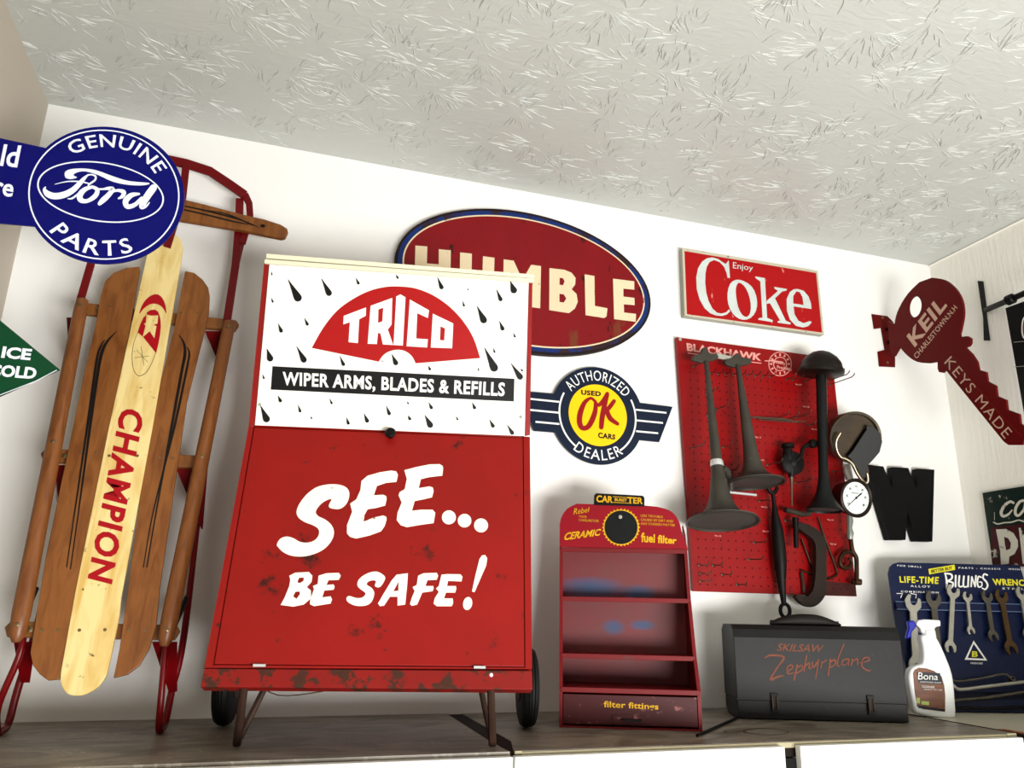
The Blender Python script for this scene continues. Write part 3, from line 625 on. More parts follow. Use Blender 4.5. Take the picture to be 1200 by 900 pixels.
slab3('plate', body, (0, 1, 0), .004, FBLUE, t)
box('wall_flange', (.001, -.5, fc-.004), (.004, -.47, fa+.004), FBLUE, t)
ik = Ink(); ik.ring([(p[0]-.012, p[1]*RDY) for p in ell(0, 0, .948, n=72)], [(p[0]-.012, p[1]*RDY) for p in ell(0, 0, .93, n=72)])
zf = Zm(0, 140, 5.295)
c0 = FP.U(*zf([(633, 450)])[0]); ax_ = (FP.U(*zf([(1036, 450)])[0]).x-FP.U(*zf([(230, 450)])[0]).x)/2/RD; az_ = (FP.U(*zf([(633, 263)])[0]).z-FP.U(*zf([(633, 637)])[0]).z)/2/RD
ex, ey = (c0.x-cx)/RD, (c0.z-cz)/RD
ik.ring(ell(ex, ey, ax_, az_, 72), ell(ex, ey, ax_-.02, az_-.02, 72))
def arcfn(c, r0_, r1_, mid, half, flip=False):
    def f(u, v):
        if not flip: a = math.radians(mid+half-2*half*u); r = r0_+(r1_-r0_)*v
        else: a = math.radians(mid-half+2*half*u); r = r1_-(r1_-r0_)*v
        return (c[0]+r*math.cos(a), c[1]+r*math.sin(a))
    return f
sq = lambda f: (lambda u, v: (f(u, v)[0], f(u, v)[1]*RDY))
ik.text('GENUINE', fn=sq(arcfn((0, 0), .69, .88, 86, 50)), bold=.012, space=1.12)
ik.text('PARTS', fn=sq(arcfn((0, 0), .68, .89, 264, 37, True)), bold=.012, space=1.15)
ik.put('lettering', FWHITE, t, fl)
ik = Ink()
for s_, q_ in (('Sold', [(-150, 138), (134, 160), (106, 300), (-178, 270)]), ('Here', [(-200, 315), (96, 372), (76, 484), (-222, 432)])):
    ik = Ink(); ik.text(s_, zf(q_), bold=.02, cap=False); ik.put('lettering', FWHITE, t, on(FP))
ik = Ink()
R = lambda pts, **k: ik.rib(zf(pts), **k)
ik.poly(zf(cr([(402, 350), (405, 325), (440, 308), (520, 304), (600, 316), (700, 352), (800, 382), (925, 394), (895, 408), (800, 406), (700, 386), (610, 345), (530, 322), (480, 328), (455, 345), (478, 360), (440, 370), (412, 364)], 3)))
R([(548, 342, 8), (520, 368, 22), (490, 402, 30), (450, 440, 36), (400, 466, 40), (340, 476, 40), (296, 462, 38), (276, 436, 22), (282, 420, 8)])
R([(340, 402, 3), (420, 385, 7), (500, 386, 9), (560, 400, 7)])
R([(535, 350, 8), (565, 342, 9), (592, 352, 12), (590, 375, 12), (562, 396, 12), (548, 408, 9)])
R([(575, 418, 18), (530, 432, 28), (498, 465, 36), (500, 498, 34), (540, 506, 24), (590, 475, 30), (604, 438, 26), (575, 418, 18)])
R([(420, 492, 4), (450, 488, 12), (500, 450, 12)])
R([(598, 432, 12), (640, 432, 12), (668, 428, 20), (700, 432, 26), (672, 470, 32), (640, 500, 34), (618, 522, 24)])
R([(700, 446, 14), (735, 440, 18), (768, 452, 28), (758, 478, 22), (735, 490, 10)])
R([(862, 462, 14), (815, 470, 30), (780, 505, 36), (790, 540, 30), (835, 530, 26), (880, 490, 24)])
R([(952, 424, 44), (915, 475, 44), (885, 525, 38), (880, 545, 26), (905, 540, 14), (928, 515, 6)])
ik.put('script_lettering', FWHITE, t, on(FP))

# ------------------------------------------------------------------ green diamond
GP = YP(-.45); zg = Zm(0, 330, 6); tip = GP.U(70, 433); a_ = GP.U(0, 375.5); b_ = GP.U(0, 464)
sa = (a_.z-tip.z)/(a_.x-tip.x); sb_ = (b_.z-tip.z)/(b_.x-tip.x)
t = thing('diamond_sign', 'green diamond-shaped flange sign with white lettering on the left wall', 'sign', (0, -.45, tip.z))
zA, zB = tip.z-sa*tip.x, tip.z-sb_*tip.x
slab3('plate', [tip, Vector((.001, -.45, zA)), Vector((.001, -.45, zB))], (0, 1, 0), .005, GREEN, t)
box('wall_flange', (.001, -.45, zB), (.004, -.42, zA), GREEN, t)
for s_, q_ in (('ICE', [(22, 455), (228, 475), (212, 553), (6, 535)]), ('COLD', [(-68, 578), (264, 606), (248, 686), (-84, 660)])):
    ik = Ink(); ik.text(s_, zg(q_), bold=.04); ik.put('lettering', FWHITE, t, on(GP))
ik = Ink(); ik.rib(zg([(0, 797, 5), (250, 700, 5), (400, 622, 5)]), sm=0, caps=False)
ik.put('border_line', FWHITE, t, on(GP))

# ------------------------------------------------------------------ oval sign
HP = YP(-.022); hc = (1.322, 1.1985)
def hl(x, y, off): return Vector((x, -.022-off, y))
L0, R0_ = HP.U(463, 302), HP.U(763, 365)
ra = (R0_.x-L0.x)/2; hc = ((R0_.x+L0.x)/2, (HP.U(610, 248).z+HP.U(690, 422).z)/2); rb = (HP.U(610, 248).z-HP.U(690, 422).z)/2
t = thing('oval_sign', 'large oval crimson enamelled sign with a blue rim, partly behind the wiper cabinet', 'sign', (hc[0], -.01, hc[1]-rb))
slab3('plate', [hl(x, y, 0) for x, y in ell(hc[0], hc[1], ra, rb, 96, rot=-2.2)], (0, 1, 0), .018, HEDGE, t)
E_ = lambda d: ell(hc[0], hc[1], ra-d, rb-d, 96, rot=-2.2)
ik = Ink(); ik.ring(E_(.0075), E_(.021)); ik.put('blue_rim', HBLUE, t, hl, .0006)
ik = Ink(); ik.ring(E_(.021), E_(.0255)); ik.put('white_line', HCREAM, t, hl, .0006)
ik = Ink(); ik.poly(E_(.0255)); ik.put('crimson_field', HRED, t, hl, .0006)
z5 = Zm(610, 290, 6.43); ik = Ink()
ik.poly([(486.8, 287.7), (500.8, 288.8), (500.2, 308.6), (514.2, 309.8), (514.2, 292), (528.3, 293.3), (527.6, 341), (513.5, 339.5), (513.8, 322), (500, 320.5), (499.6, 337.5), (485.6, 336)])
ik.poly([(539.2, 295.8), (553, 297.2), (552.5, 327), (554.5, 334), (560, 335.5), (565, 332), (566, 300.2), (579.5, 302), (578.6, 336), (573, 344), (563, 348), (549, 346), (541, 339), (538.6, 330)])
ik.poly([(590.2, 303.9), (602, 305.5), (612.3, 328), (622.5, 310.2), (634, 311.8), (633, 361.3), (623.4, 360), (623.8, 333), (612, 352), (601, 330), (600, 357), (589.4, 355.5)])
ik.poly(z5([(218, 155), (330, 168), (385, 190), (415, 230), (412, 280), (385, 315), (422, 350), (432, 410), (410, 460), (365, 495), (216, 472)]), z5([(295, 228), (320, 232), (332, 255), (320, 285), (293, 280)]), z5([(293, 350), (325, 352), (345, 385), (325, 415), (293, 410)]))
ik.poly(z5([(483, 202), (557, 215), (560, 440), (655, 458), (648, 520), (630, 532), (490, 510)]))
ik.poly(z5([(697, 235), (857, 255), (857, 318), (775, 310), (775, 370), (858, 380), (860, 435), (778, 428), (780, 490), (870, 500), (868, 560), (705, 540)]))
ik.put('lettering', HCREAM, t, on(HP), .0016)

# ------------------------------------------------------------------ OK sign
OP = YP(-.014); zo = Zm(615, 425, 6.667)
oc = OP.U(700.8, 486.5); OR = (OP.U(*zo([(530, 32)])[0]).z-OP.U(*zo([(600, 798)])[0]).z)/2*1.0
oc.z = (OP.U(*zo([(530, 32)])[0]).z+OP.U(*zo([(600, 798)])[0]).z)/2
t = thing('round_dealer_sign', 'round navy and yellow dealer sign with striped wings on the back wall', 'sign', (oc.x, -.01, oc.z-OR))
w1, w2, w3, w4 = [OP.U(*q) for q in zo([(885, 312), (1155, 345), (1050, 620), (885, 603)])]
dz0, dz1 = w1.z-oc.z, w4.z-oc.z; dx0, dx1 = w2.x-oc.x, w3.x-oc.x; dza, dzb = w2.z-oc.z, w3.z-oc.z
aT = math.asin(min(.99, dz0/OR)); aB = math.asin(max(-.99, dz1/OR))
out = []
for i in range(31):
    a = aT+(math.pi-2*aT)*i/30; out.append((math.cos(a)*OR, math.sin(a)*OR))
out += [(-dx0, dza), (-dx1, dzb)]
for i in range(31):
    a = math.pi-aB+(math.pi+2*aB)*i/30; out.append((math.cos(a)*OR, math.sin(a)*OR))
out += [(dx1, dzb), (dx0, dza)]
ol = lambda x, y, off: Vector((oc.x+x, -.014-off, oc.z+y))
slab3('plate', [ol(x, y, 0) for x, y in out], (0, 1, 0), .006, NAVY, t)
ik = Ink(); ik.poly(ell(0, 0, OR*.632, n=56)); ik.put('yellow_disc', OKYEL, t, ol)
ik = Ink()
ik.text('AUTHORIZED', fn=arcfn((0, 0), OR*.715, OR*.925, 90, 53), bold=.0, space=1.12)
ik.text('DEALER', fn=arcfn((0, 0), OR*.705, OR*.915, 270, 36, True), bold=.0, space=1.15)
for a0_, a1_ in ((-56, 28), (152, 236)):
    ik.ring(ell(0, 0, OR*.845, n=24, a0=a0_, a1=a1_)+ell(0, 0, OR*.81, n=24, a0=a1_, a1=a0_), []) if False else ik.poly(ell(0, 0, OR*.845, n=24, a0=a0_, a1=a1_)+ell(0, 0, OR*.81, n=24, a0=a1_, a1=a0_))
for a, b in (((862, 366), (1105, 394)), ((864, 446), (1078, 476)), ((858, 534), (1040, 553))):
    p, q = [OP.U(*k) for k in zo([a, b])]
    for s in (1, -1):
        z_ = (p.z+q.z)/2-oc.z; x0, x1 = s*(OR*.83), s*(q.x-oc.x); ik.poly([(x0, z_-.0026), (x1, z_-.0026), (x1, z_+.0026), (x0, z_+.0026)])
ik.put('white_lettering', PWHITE, t, ol)
ik = Ink(); ik.text('USED', zo([(440, 210), (597, 226), (594, 264), (440, 250)]), bold=.05, space=1.1); ik.put('black_lettering', BLACK, t, on(OP), .0014); ik = Ink(); ik.text('CARS', zo([(573, 543), (710, 562), (706, 602), (572, 588)]), bold=.05, space=1.1)
ik.put('black_lettering', BLACK, t, on(OP), .0014)
ik = Ink(); R = lambda pts, **k: ik.rib(zo(pts), **k)
R([(548, 300, 22), (515, 278, 22), (468, 312, 34), (435, 390, 42), (428, 465, 42), (450, 510, 38), (495, 500, 40), (530, 440, 42), (552, 370, 36), (552, 305, 24)])
R([(548, 302, 20), (575, 332, 28), (612, 300, 34), (645, 242, 30)])
R([(645, 250, 30), (622, 340, 38), (605, 430, 40), (598, 505, 36)])
R([(698, 300, 30), (665, 345, 34), (636, 378, 30)]); R([(640, 372, 34), (668, 435, 38), (725, 478, 28)])
ik.put('red_script', OKRED, t, on(OP), .0018)

# ------------------------------------------------------------------ red soda sign
CP = YP(-.024); zc = Zm(790, 285, 6.486)
f4 = zc([(62, 36), (1092, 210), (1141, 696), (82, 551)])
t = thing('soda_sign', 'flat rectangular red soda sign with a dirty white border on the back wall', 'sign', (CP.U(880, 380).x, -.02, CP.U(880, 385).z))
slab('can', f4, CP, .023, CBACK, t, vec=Vector((0, 1, 0)), bevel=.001)
inn = zc([(78, 58), (1080, 225), (1125, 680), (97, 540)])
slab('border', f4, CP, .003, CFRAME, t, off=.003, holes=[inn], vec=Vector((0, 1, 0)))
ik = Ink(); ik.poly(inn); ik.put('red_face', CRED, t, on(CP), .0008)
ik = Ink(); K = lambda pts, *hs: ik.poly(zc(cr(pts, 2)), *[zc(cr(x, 2)) for x in hs]); K1 = lambda pts: ik.poly(zc(pts))
K1([(415, 130), (425, 265), (405, 262), (398, 225), (380, 180), (345, 143), (305, 128), (270, 142), (248, 180), (238, 230), (236, 300), (245, 380), (262, 440), (290, 495), (325, 528), (360, 535), (395, 525), (418, 502), (426, 518), (400, 542), (365, 553), (320, 550), (275, 533), (232, 495), (195, 430), (172, 350), (168, 260), (182, 190), (212, 140), (250, 114), (290, 108), (335, 120), (375, 148), (392, 158), (402, 145)])
K([(470, 278), (530, 288), (590, 330), (624, 400), (630, 480), (605, 545), (555, 580), (495, 575), (442, 530), (411, 460), (406, 380), (425, 310)], [(490, 300), (530, 322), (563, 380), (582, 460), (578, 530), (552, 560), (518, 545), (488, 490), (472, 410), (470, 340)])
K1([(615, 252), (690, 265), (707, 568), (750, 585), (748, 600), (640, 582), (641, 571), (672, 565), (655, 290), (620, 266)])
K1([(760, 332), (857, 348), (853, 360), (820, 368), (728, 455), (702, 462), (704, 438), (790, 362), (763, 346)])
K1([(708, 440), (762, 408), (848, 588), (888, 606), (882, 618), (786, 604), (788, 592), (806, 588), (730, 460)])
ik.poly(zc([(940, 348), (985, 362), (1022, 405), (1041, 460), (1044, 500), (908, 480), (915, 540), (945, 590), (985, 608), (1030, 592), (1047, 600), (1020, 630), (980, 641), (925, 628), (880, 580), (857, 510), (855, 425), (880, 370), (910, 350)]), zc([(930, 366), (955, 372), (975, 410), (984, 470), (905, 458), (906, 400)]))
ik.text('Enjoy', zc([(447, 143), (600, 168), (598, 222), (447, 206)]), bold=.0, cap=False)
ik.put('lettering', CSILV, t, on(CP), .0014)

# ------------------------------------------------------------------ pegboard
PP = YP(-.02); z1 = Zm(790, 390, 6.4286); z2 = Zm(900, 400, 6.4286); z3 = Zm(790, 500, 6.4286); z4 = Zm(900, 500, 6.4286); z5 = Zm(790, 600, 6.4286); z6 = Zm(900, 600, 6.4286)
bc = PP.U(905, 695); pb = thing('pegboard', 'red tool display pegboard with wire hooks on the back wall', 'pegboard', (bc.x, 0, bc.z))
PB = [(793, 395), (975.5, 419.5), (1004.2, 699), (813.3, 692.9)]
slab('board', PB, PP, .014, PEG, pb, bevel=.001)
ik = Ink(); ik.poly([(967, 681), (1002.4, 684), (1003.9, 698.6), (967, 697.5)]); ik.put('bare_patch', PEGR, pb, on(PP), .0005)
# holes, one inch apart
vs, fs = [], []; p0, p1 = PP.U(813.3, 692.9), PP.U(1004.2, 699); zt_ = PP.U(793, 395).z
x = p0.x+.02
while x < p1.x-.01:
    z = p0.z+.02
    while z < zt_-.10:
        lx = p0.x+(PP.U(793, 395).x-p0.x)*(z-p0.z)/(zt_-p0.z)
        if x > lx+.015:
            b = len(vs); vs += [Vector((x+.0026*math.cos(a), -.0206, z+.0026*math.sin(a))) for a in [k*math.pi/3 for k in range(6)]]; fs.append(tuple(range(b+5, b-1, -1)))
        z += .0254
    x += .0254
o = mk('peg_holes', vs, fs, mat('peg_hole_dark', (52, 4, 8), .8), pb); o['kind'] = 'stuff'
ik = Ink(); ik.text('BLACKHAWK', z1([(92, 76), (662, 158), (655, 212), (98, 136)]), bold=.04)
ik.rib(z1([(105, 152, 7), (200, 166, 7)]), sm=0); ik.rib(z1([(585, 221, 7), (655, 229, 7)]), sm=0)
for r in (88, 76, 52, 42):
    if r in (88, 52): ik.ring(z1(ell(798, 235, r, r*1.05, 36)), z1(ell(798, 235, r-6, (r-6)*1.05, 36)))
for i in range(12):
    a = math.radians(i*30); ik.rib(z1([(798+58*math.cos(a), 235+60*math.sin(a), 12), (798+76*math.cos(a), 235+80*math.sin(a), 12)]), sm=0, caps=False)
ik.rib(z1([(685, 212, 7), (740, 210, 9), (820, 222, 9)]), sm=0); ik.text('Quality', z1([(735, 205), (840, 225), (840, 248), (735, 228)]), cap=False, bold=.03); ik.text('Products', z1([(775, 245), (885, 262), (885, 288), (775, 268)]), cap=False, bold=.03)
ik.put('lettering', PINK, pb, on(PP), .0008)
for q in (z1([(632, 785)]), z3([(632, 80), (655, 250), (680, 605), (330, 822), (690, 788)]), z2([(230, 325), (288, 492), (352, 662)]), z4([(470, 702), (490, 885)]), z6([(490, 240)])):
    for c_ in q:
      ik = Ink(); ik.text('No.110', [(c_[0]-3.6, c_[1]-1.2), (c_[0]+3.6, c_[1]-.4), (c_[0]+3.6, c_[1]+1.4), (c_[0]-3.6, c_[1]+.6)], bold=.03); ik.put('hook_number', PINK, pb, on(PP), .0008)
for q in ((797, 397.5), (972, 422)): lathe('screw', [(0, .006), (.002, .005), (.003, .001)], PP.U(*q), (0, -1, 0), CBACK, pb, seg=10)
# wire hooks: plate on the board, arm towards the room, tip turned up
def hook(q, L, tip=.008, m=DULLST, r=.0017):
    b = PP.U(*q); o = tube('hook', [b, b+Vector((0, -L*.9, -.002)), b+Vector((0, -L, tip*.3)), b+Vector((.0, -L-.003, tip))], r, m, pb, seg=6)
    lathe('hook_plate', [(0, .0045), (.003, .004), (.004, .0015)], b, (0, -1, 0), DULLST, o, seg=8); return o
for q, L in [(z1([(130, 868)])[0], .075), (z1([(365, 862)])[0], .05), (z1([(315, 578)])[0], .07), (z1([(240, 460)])[0], .05), (z1([(250, 628)])[0], .05), (z3([(700, 288)])[0], .075), (z4([(205, 423)])[0], .08), (z2([(205, 575)])[0], .075), (z2([(135, 288)])[0], .05), (z2([(182, 292)])[0], .06), (z2([(275, 300)])[0], .06), (z2([(462, 328)])[0], .115), (z2([(450, 300)])[0], .10), (z2([(430, 280)])[0], .09), (z5([(560, 358)])[0], .07), (z5([(600, 230)])[0], .06), (z5([(185, 400)])[0], .05), (z5([(195, 462)])[0], .06), (z5([(195, 520)])[0], .06), (z5([(290, 400)])[0], .05), (z5([(360, 470)])[0], .05), (z5([(470, 545)])[0], .05), (z5([(770, 520)])[0], .045), (z3([(420, 330)])[0], .04), (z3([(640, 560)])[0], .05), (z4([(490, 340)])[0], .05), (z2([(310, 630)])[0], .03), (z1([(140, 255)])[0], .05), (z2([(20, 590)])[0], .09), (z2([(90, 600)])[0], .09), (z6([(130, 65)])[0], .03)]:
    hook(q, L)
for i in range(9): hook(z1([(270+i*56, 306+i*3)])[0], .03, m=DIRON, r=.0013)
for i, (x, y) in enumerate(z1([(575, 632), (590, 640), (640, 655), (700, 650)])):
    b = PP.U(x, y, .01); e2 = b+Vector((.12, -.03, -.004)); tube('wire_arm', [b, e2], .0018, DULLST, pb, seg=6)

# ------------------------------------------------------------------ horns
def horn(name, label, top, bot, y0, y1, prof, m, cat='horn', mouth=.012):
    a, b = YP(y0).U(*top), YP(y1).U(*bot); ax_ = (b-a); Ln = ax_.length; ax_.normalize()
    t = thing(name, label, cat, a, 'horns on the pegboard'); sc = Ln/math.hypot(bot[0]-top[0], bot[1]-top[1])
    pr = [(k*Ln, w/2*sc) for k, w in prof]; q = cr(pr, 3, False); rM = q[-1][1]
    body = q+[(Ln+.003, rM*1.02), (Ln+.004, rM*.97)]+[(p[0]-.002, p[1]*.94) for p in reversed(q[len(q)*2//3:])]
    lathe('bell_tube', body, a, ax_, m, t, seg=36); return t, a, b, ax_, sc
hp = [(0, 6), (.1, 5.6), (.45, 10), (.66, 12.5), (.78, 18), (.88, 25), (.95, 40), (.985, 66), (1, 75)]
t, a, b, ax_, sc = horn('trumpet_horn', 'left grey trumpet horn with its wide bell lowest on the pegboard', (827.5, 424), (847, 611), -.085, -.165, hp, HORN)
lathe('collar', [(0, .0165), (.002, .018), (.016, .019), (.018, .017)], a+(b-a)*.64, ax_, STEEL, t, seg=24)
lathe('mouth_plate', [(0, .094), (.003, .094), (.004, .0)], b-ax_*.006, ax_, HORNIN, t, seg=36)
slab('mount_bracket', z1(cr([(145, 190), (160, 165), (205, 155), (215, 120), (235, 105), (258, 122), (268, 150), (320, 160), (337, 185), (300, 207), (255, 215), (215, 225), (180, 215), (150, 207)], 3)), YP(-.085), .014, HORN, t, bevel=.003)
slab('bracket_link', z1([(325, 150), (380, 165), (450, 180), (445, 205), (400, 205), (330, 190)]), YP(-.06), .006, CBACK, t, bevel=.001)
tube('side_tube', [YP(-.1).U(847, 548), YP(-.09).U(854, 556), YP(-.08).U(856, 575), YP(-.07).U(848, 580)], .01, HORN, t, seg=10, sm=3)
hp2 = [(0, 6), (.1, 6), (.5, 12), (.68, 14.5), (.8, 17.5), (.9, 25), (.96, 42), (.99, 60), (1, 64)]
t, a, b, ax_, sc = horn('trumpet_horn', 'right grey trumpet horn of the pair, bell higher up on the pegboard', (864.5, 428), (885, 566), -.07, -.105, hp2, HORN)
lathe('mouth_plate', [(0, .081), (.003, .081), (.004, .0)], b-ax_*.006, ax_, HORNIN, t, seg=36)
slab('mount_bracket', z1(cr([(385, 215), (400, 197), (440, 190), (460, 168), (482, 150), (500, 165), (520, 182), (570, 190), (587, 210), (570, 235), (520, 245), (490, 258), (450, 257), (400, 240)], 3)), YP(-.07), .014, HORN, t, bevel=.003)
t, a, b, ax_, sc = horn('domed_horn', 'dark horn with a domed cap above its long straight tube on the pegboard', (962, 430), (966, 597), -.11, -.11, [(0, 12), (.3, 11.5), (.7, 10.5), (.82, 12.5), (.9, 18), (.96, 29), (1, 39)], DHORN)
c_ = YP(-.11).U(962, 436); ch = (c_-CAM); 
lathe('domed_cap', [(-.012, .0), (-.01, .06), (-.004, .0685), (.006, .0695), (.012, .066), (.014, .064), (.03, .06), (.048, .047), (.062, .028), (.068, .01), (.069, 0)], c_, Vector((.05, -.12, 1)), DOME, t, seg=40)
lathe('mouth_plate', [(0, .044), (.003, .044), (.004, .0)], b-ax_*.004, ax_, HORNIN, t, seg=30)
# steel rod behind the bells
o = tube('steel_rod', [YP(-.085).U(852, 576.5), YP(-.085).U(886, 580)], .0042, STEEL, seg=10, loc=tuple(YP(-.085).U(869, 578))); tag(o, 'short bright steel rod between the two grey horn bells', 'rod')

# hand drill
t = thing('hand_drill', 'small black hand drill with a crank hanging on the pegboard', 'drill', PP.U(928, 600))
q = lambda p, o=.04: PP.U(*z4([p])[0], o)
lathe('gear_wheel', [(-.014, .03), (-.006, .036), (.004, .036), (.008, .03), (.009, .018), (.014, .012), (.016, 0)], q((185, 275), .045), (-.2, -1, -.1), DIRON, t, seg=28)
tube('frame', [q((150, 150)), q((150, 220)), q((170, 300)), q((176, 380))], [.012, .016, .014, .008], DIRON, t, sm=3)
lathe('top_grip', [(0, .012), (.003, .02), (.014, .019), (.018, .01)], q((150, 165)), (0, 0, 1), DIRON, t, seg=20)
tube('crank', [q((200, 270), .055), q((250, 220), .06), q((265, 160), .06), q((325, 130), .06)], [.006, .006, .006, .008], DIRON, t, sm=3)
lathe('crank_knob', [(-.01, .01), (0, .014), (.012, .014), (.018, .008)], q((330, 130), .06), (0, -1, 0), DIRON, t, seg=18)
tube('spindle', [q((176, 380)), q((178, 430)), q((180, 600))], [.007, .004, .0025], DULLST, t, seg=8)

# turnbuckle
t = thing('turnbuckle', 'black turnbuckle rod with a ring end hanging over the tool case', 'turnbuckle', PP.U(920, 722))
pts = [(905.5, 577), (907, 590), (908.5, 605), (911, 622), (914, 655), (916, 684), (918.5, 708)]
tube('body', [PP.U(x, y, .03) for x, y in pts], [.006, .006, .011, .017, .019, .012, .007], DIRON, t, sm=3)
ctr = PP.U(920, 715.5, .03)
tube('ring', [ctr+Vector((.016*math.cos(a), 0, .019*math.sin(a))) for a in [2*math.pi*k/20 for k in range(21)]], .0055, DIRON, t, seg=8)
tube('top_hook', [PP.U(x, y, .03) for x, y in ((900, 572), (903, 577), (908, 577), (911, 571))], .006, DIRON, t, sm=3)

# C-clamp
t = thing('c_clamp', 'large rusty iron C-clamp hanging from the bottom right of the pegboard', 'clamp', PP.U(950, 710))
cl_ = cr([(228, 95, 40), (300, 130, 70), (375, 185, 78), (402, 260, 80), (402, 400, 80), (400, 520, 90), (385, 610, 100), (330, 670, 95), (270, 665, 60), (215, 632, 22)], 4, False)
L, R_ = [], []
for i, p in enumerate(cl_):
    a = cl_[max(i-1, 0)]; c_ = cl_[min(i+1, len(cl_)-1)]; tx, ty = c_[0]-a[0], c_[1]-a[1]; l = math.hypot(tx, ty)
    L.append((p[0]-ty/l*p[2]/2, p[1]+tx/l*p[2]/2)); R_.append((p[0]+ty/l*p[2]/2, p[1]-tx/l*p[2]/2))
slab('frame', z6(L+R_[::-1]), PP, .016, mat('brown_cast_iron', (58, 44, 36), .55, var=.4, vscale=16), t, off=.04, bevel=.003)
tube('screw_spindle', [PP.U(*k, .035) for k in z6([(205, 40), (210, 150), (212, 270)])], [.009, .008, .007], DIRON, t)
tube('cross_handle', [PP.U(*k, .04) for k in z4([(130, 625), (190, 640), (250, 660), (320, 655)])], [.009, .008, .009, .007], mat('grey_brown_iron', (84, 74, 64), .5, var=.4, vscale=20), t)
# long wire hooks
for pts, lab in ((z6([(378, 40), (430, 200), (515, 430), (508, 480), (450, 505)]), 'long rusty wire rod with a bent end right of the C-clamp'), (z6([(255, 205), (300, 330), (340, 450), (335, 470), (245, 435)]), 'short rusty wire rod with a bent end left of the C-clamp')):
    P3 = [PP.U(x, y, .008) for x, y in pts]; o = tube('wire_rod', P3, .003, OLDBR, seg=8, sm=4, loc=tuple(P3[-1])); tag(o, lab, 'rod', 'rusty wire rods on the pegboard')
P3 = [PP.U(*k, .006) for k in z6([(252, 455), (262, 520), (270, 610)])]; o = tube('iron_strip', P3, [.006, .005, .007], RUSTI, seg=8, loc=tuple(P3[-1])); tag(o, 'short rusty iron strip inside the C-clamp frame', 'strip')

# brass hook pipe
t = thing('curled_pipe', 'curled brown brass pipe with a nut at the right edge of the pegboard', 'pipe', PP.U(1003, 686))
tube('pipe', [PP.U(*k, .03) for k in z6([(622, 190), (628, 250), (640, 300), (664, 345), (668, 430), (668, 510)])], .0068, OLDBR, t, sm=4)
tube('coil', [PP.U(*k, .028) for k in z6([(655, 330), (620, 302), (575, 305), (545, 345), (545, 395), (580, 425), (620, 405), (628, 370), (605, 350)])], [.0068]*6+[.006, .005, .004], OLDBR, t, sm=4)
q0 = PP.U(*z6([(668, 505)])[0], .03); lathe('nut', [(0, .013), (.004, .016), (.014, .016), (.018, .012)], q0, (0, 0, -1), OLDBR, t, seg=6)
tube('nipple', [PP.U(*k, .03) for k in z6([(635, 530), (700, 518)])], .006, OLDBR, t, seg=8)
# gauge
gc = YP(-.12).U(1001.9, 583.5); gn = Vector((.02, -1, -.12)).normalized()
t = thing('pressure_gauge', 'round pressure gauge with a white dial and brown rim', 'gauge', gc-Vector((0, 0, .1)))
lathe('case', [(-.055, .02), (-.05, .046), (-.01, .053), (0, .058), (.007, .059), (.009, .055), (.006, .049), (.004, .0475)], gc, gn, mat('brown_gauge_case', (58, 42, 34), .4, metal=.4, var=.3), t, seg=40)
gx = Vector((0, 0, 1)).cross(gn).normalized()*-1; gx = gn.cross(Vector((0, 0, 1))).normalized(); gx = -gx if gx.x < 0 else gx; gz = gx.cross(gn).normalized(); gz = -gz if gz.z < 0 else gz
gl = lambda x, y, off: gc+gx*x+gz*y+gn*(.0045+off)
dl = lathe('dial', [(0, .0485), (.0045, .0485), (.0046, 0)], gc, gn, DIAL, t, seg=40)
ik = Ink()
for i in range(13):
    a = math.radians(230-i*23.3); ik.rib([(.041*math.cos(a), .041*math.sin(a), .0012), (.045*math.cos(a), .045*math.sin(a), .0012)], sm=0, caps=False)
for i, s in enumerate(('0', '5', '10', '15', '20', '25', '30')):
    a = math.radians(215-i*42); x, y = .034*math.cos(a), .034*math.sin(a); ik.text(s, [(x-.004, y+.004), (x+.004, y+.004), (x+.004, y-.003), (x-.004, y-.003)], bold=.02)
ik.rib([(-.034, -.028, .0012), (0, 0, .0028), (.016, .012, .005), (.024, .018, .0005)], sm=0); ik.poly(ell(0, 0, .004, n=14))
ik.rib([(-.018, .014, .0018), (.008, .014, .0018)], sm=0, caps=False)
ik.put('dial_print', BLACK, dl, gl, .0006)
tube('stem', [PP.U(*k, .05) for k in z6([(612, 20), (616, 70), (614, 120), (618, 160), (618, 205)])], [.009, .010, .0075, .011, .007], mat('pale_grey_fitting', (150, 156, 148), .4, metal=.4), t, seg=8)
tube('back_pipe', [gc-gn*.05, PP.U(994, 590, .05), PP.U(995.5, 604, .05)], .008, DIRON, t, sm=3)
# cloth wrap strip above gauge
# round lamp-like holder with bracket
lc = YP(-.12).U(1002.5, 513); ln = Vector((-.28, -.92, -.28)).normalized()
t = thing('round_tin_holder', 'round tin holder with a curved silver bracket at the right edge of the pegboard', 'holder', YP(-.06).U(1015, 562))
lathe('shell', [(-.05, .05), (-.048, .076), (-.02, .08), (0, .082), (.004, .08), (.002, .074), (-.012, .071)], lc, ln, mat('dull_nickel', (112, 104, 90), .35, metal=.6, var=.3), t, seg=44)
lathe('inner_plate', [(0, .073), (.003, .072), (.0031, 0)], lc-ln*.013, ln, LBROWN, t, seg=40)
LP_ = Pl(ln, ln.dot(lc)); ip = Pl(ln, ln.dot(lc+ln*.006)); ip2 = Pl(ln, ln.dot(lc-ln*.0085))
slab('slot_bar', z2([(590, 850), (725, 655), (740, 662), (606, 862)]), ip2, .004, DIRON, t)
slab('black_plate', z2([(745, 632), (800, 645), (848, 695), (862, 755), (842, 835), (795, 890), (752, 935)])+z4([(748, 320), (752, 380), (705, 385), (668, 310), (625, 245), (600, 225), (640, 180)])+z2([(720, 700), (742, 668)]), ip, .006, mat('charcoal_plate', (50, 50, 48), .5, var=.2), t, off=.004, bevel=.001)
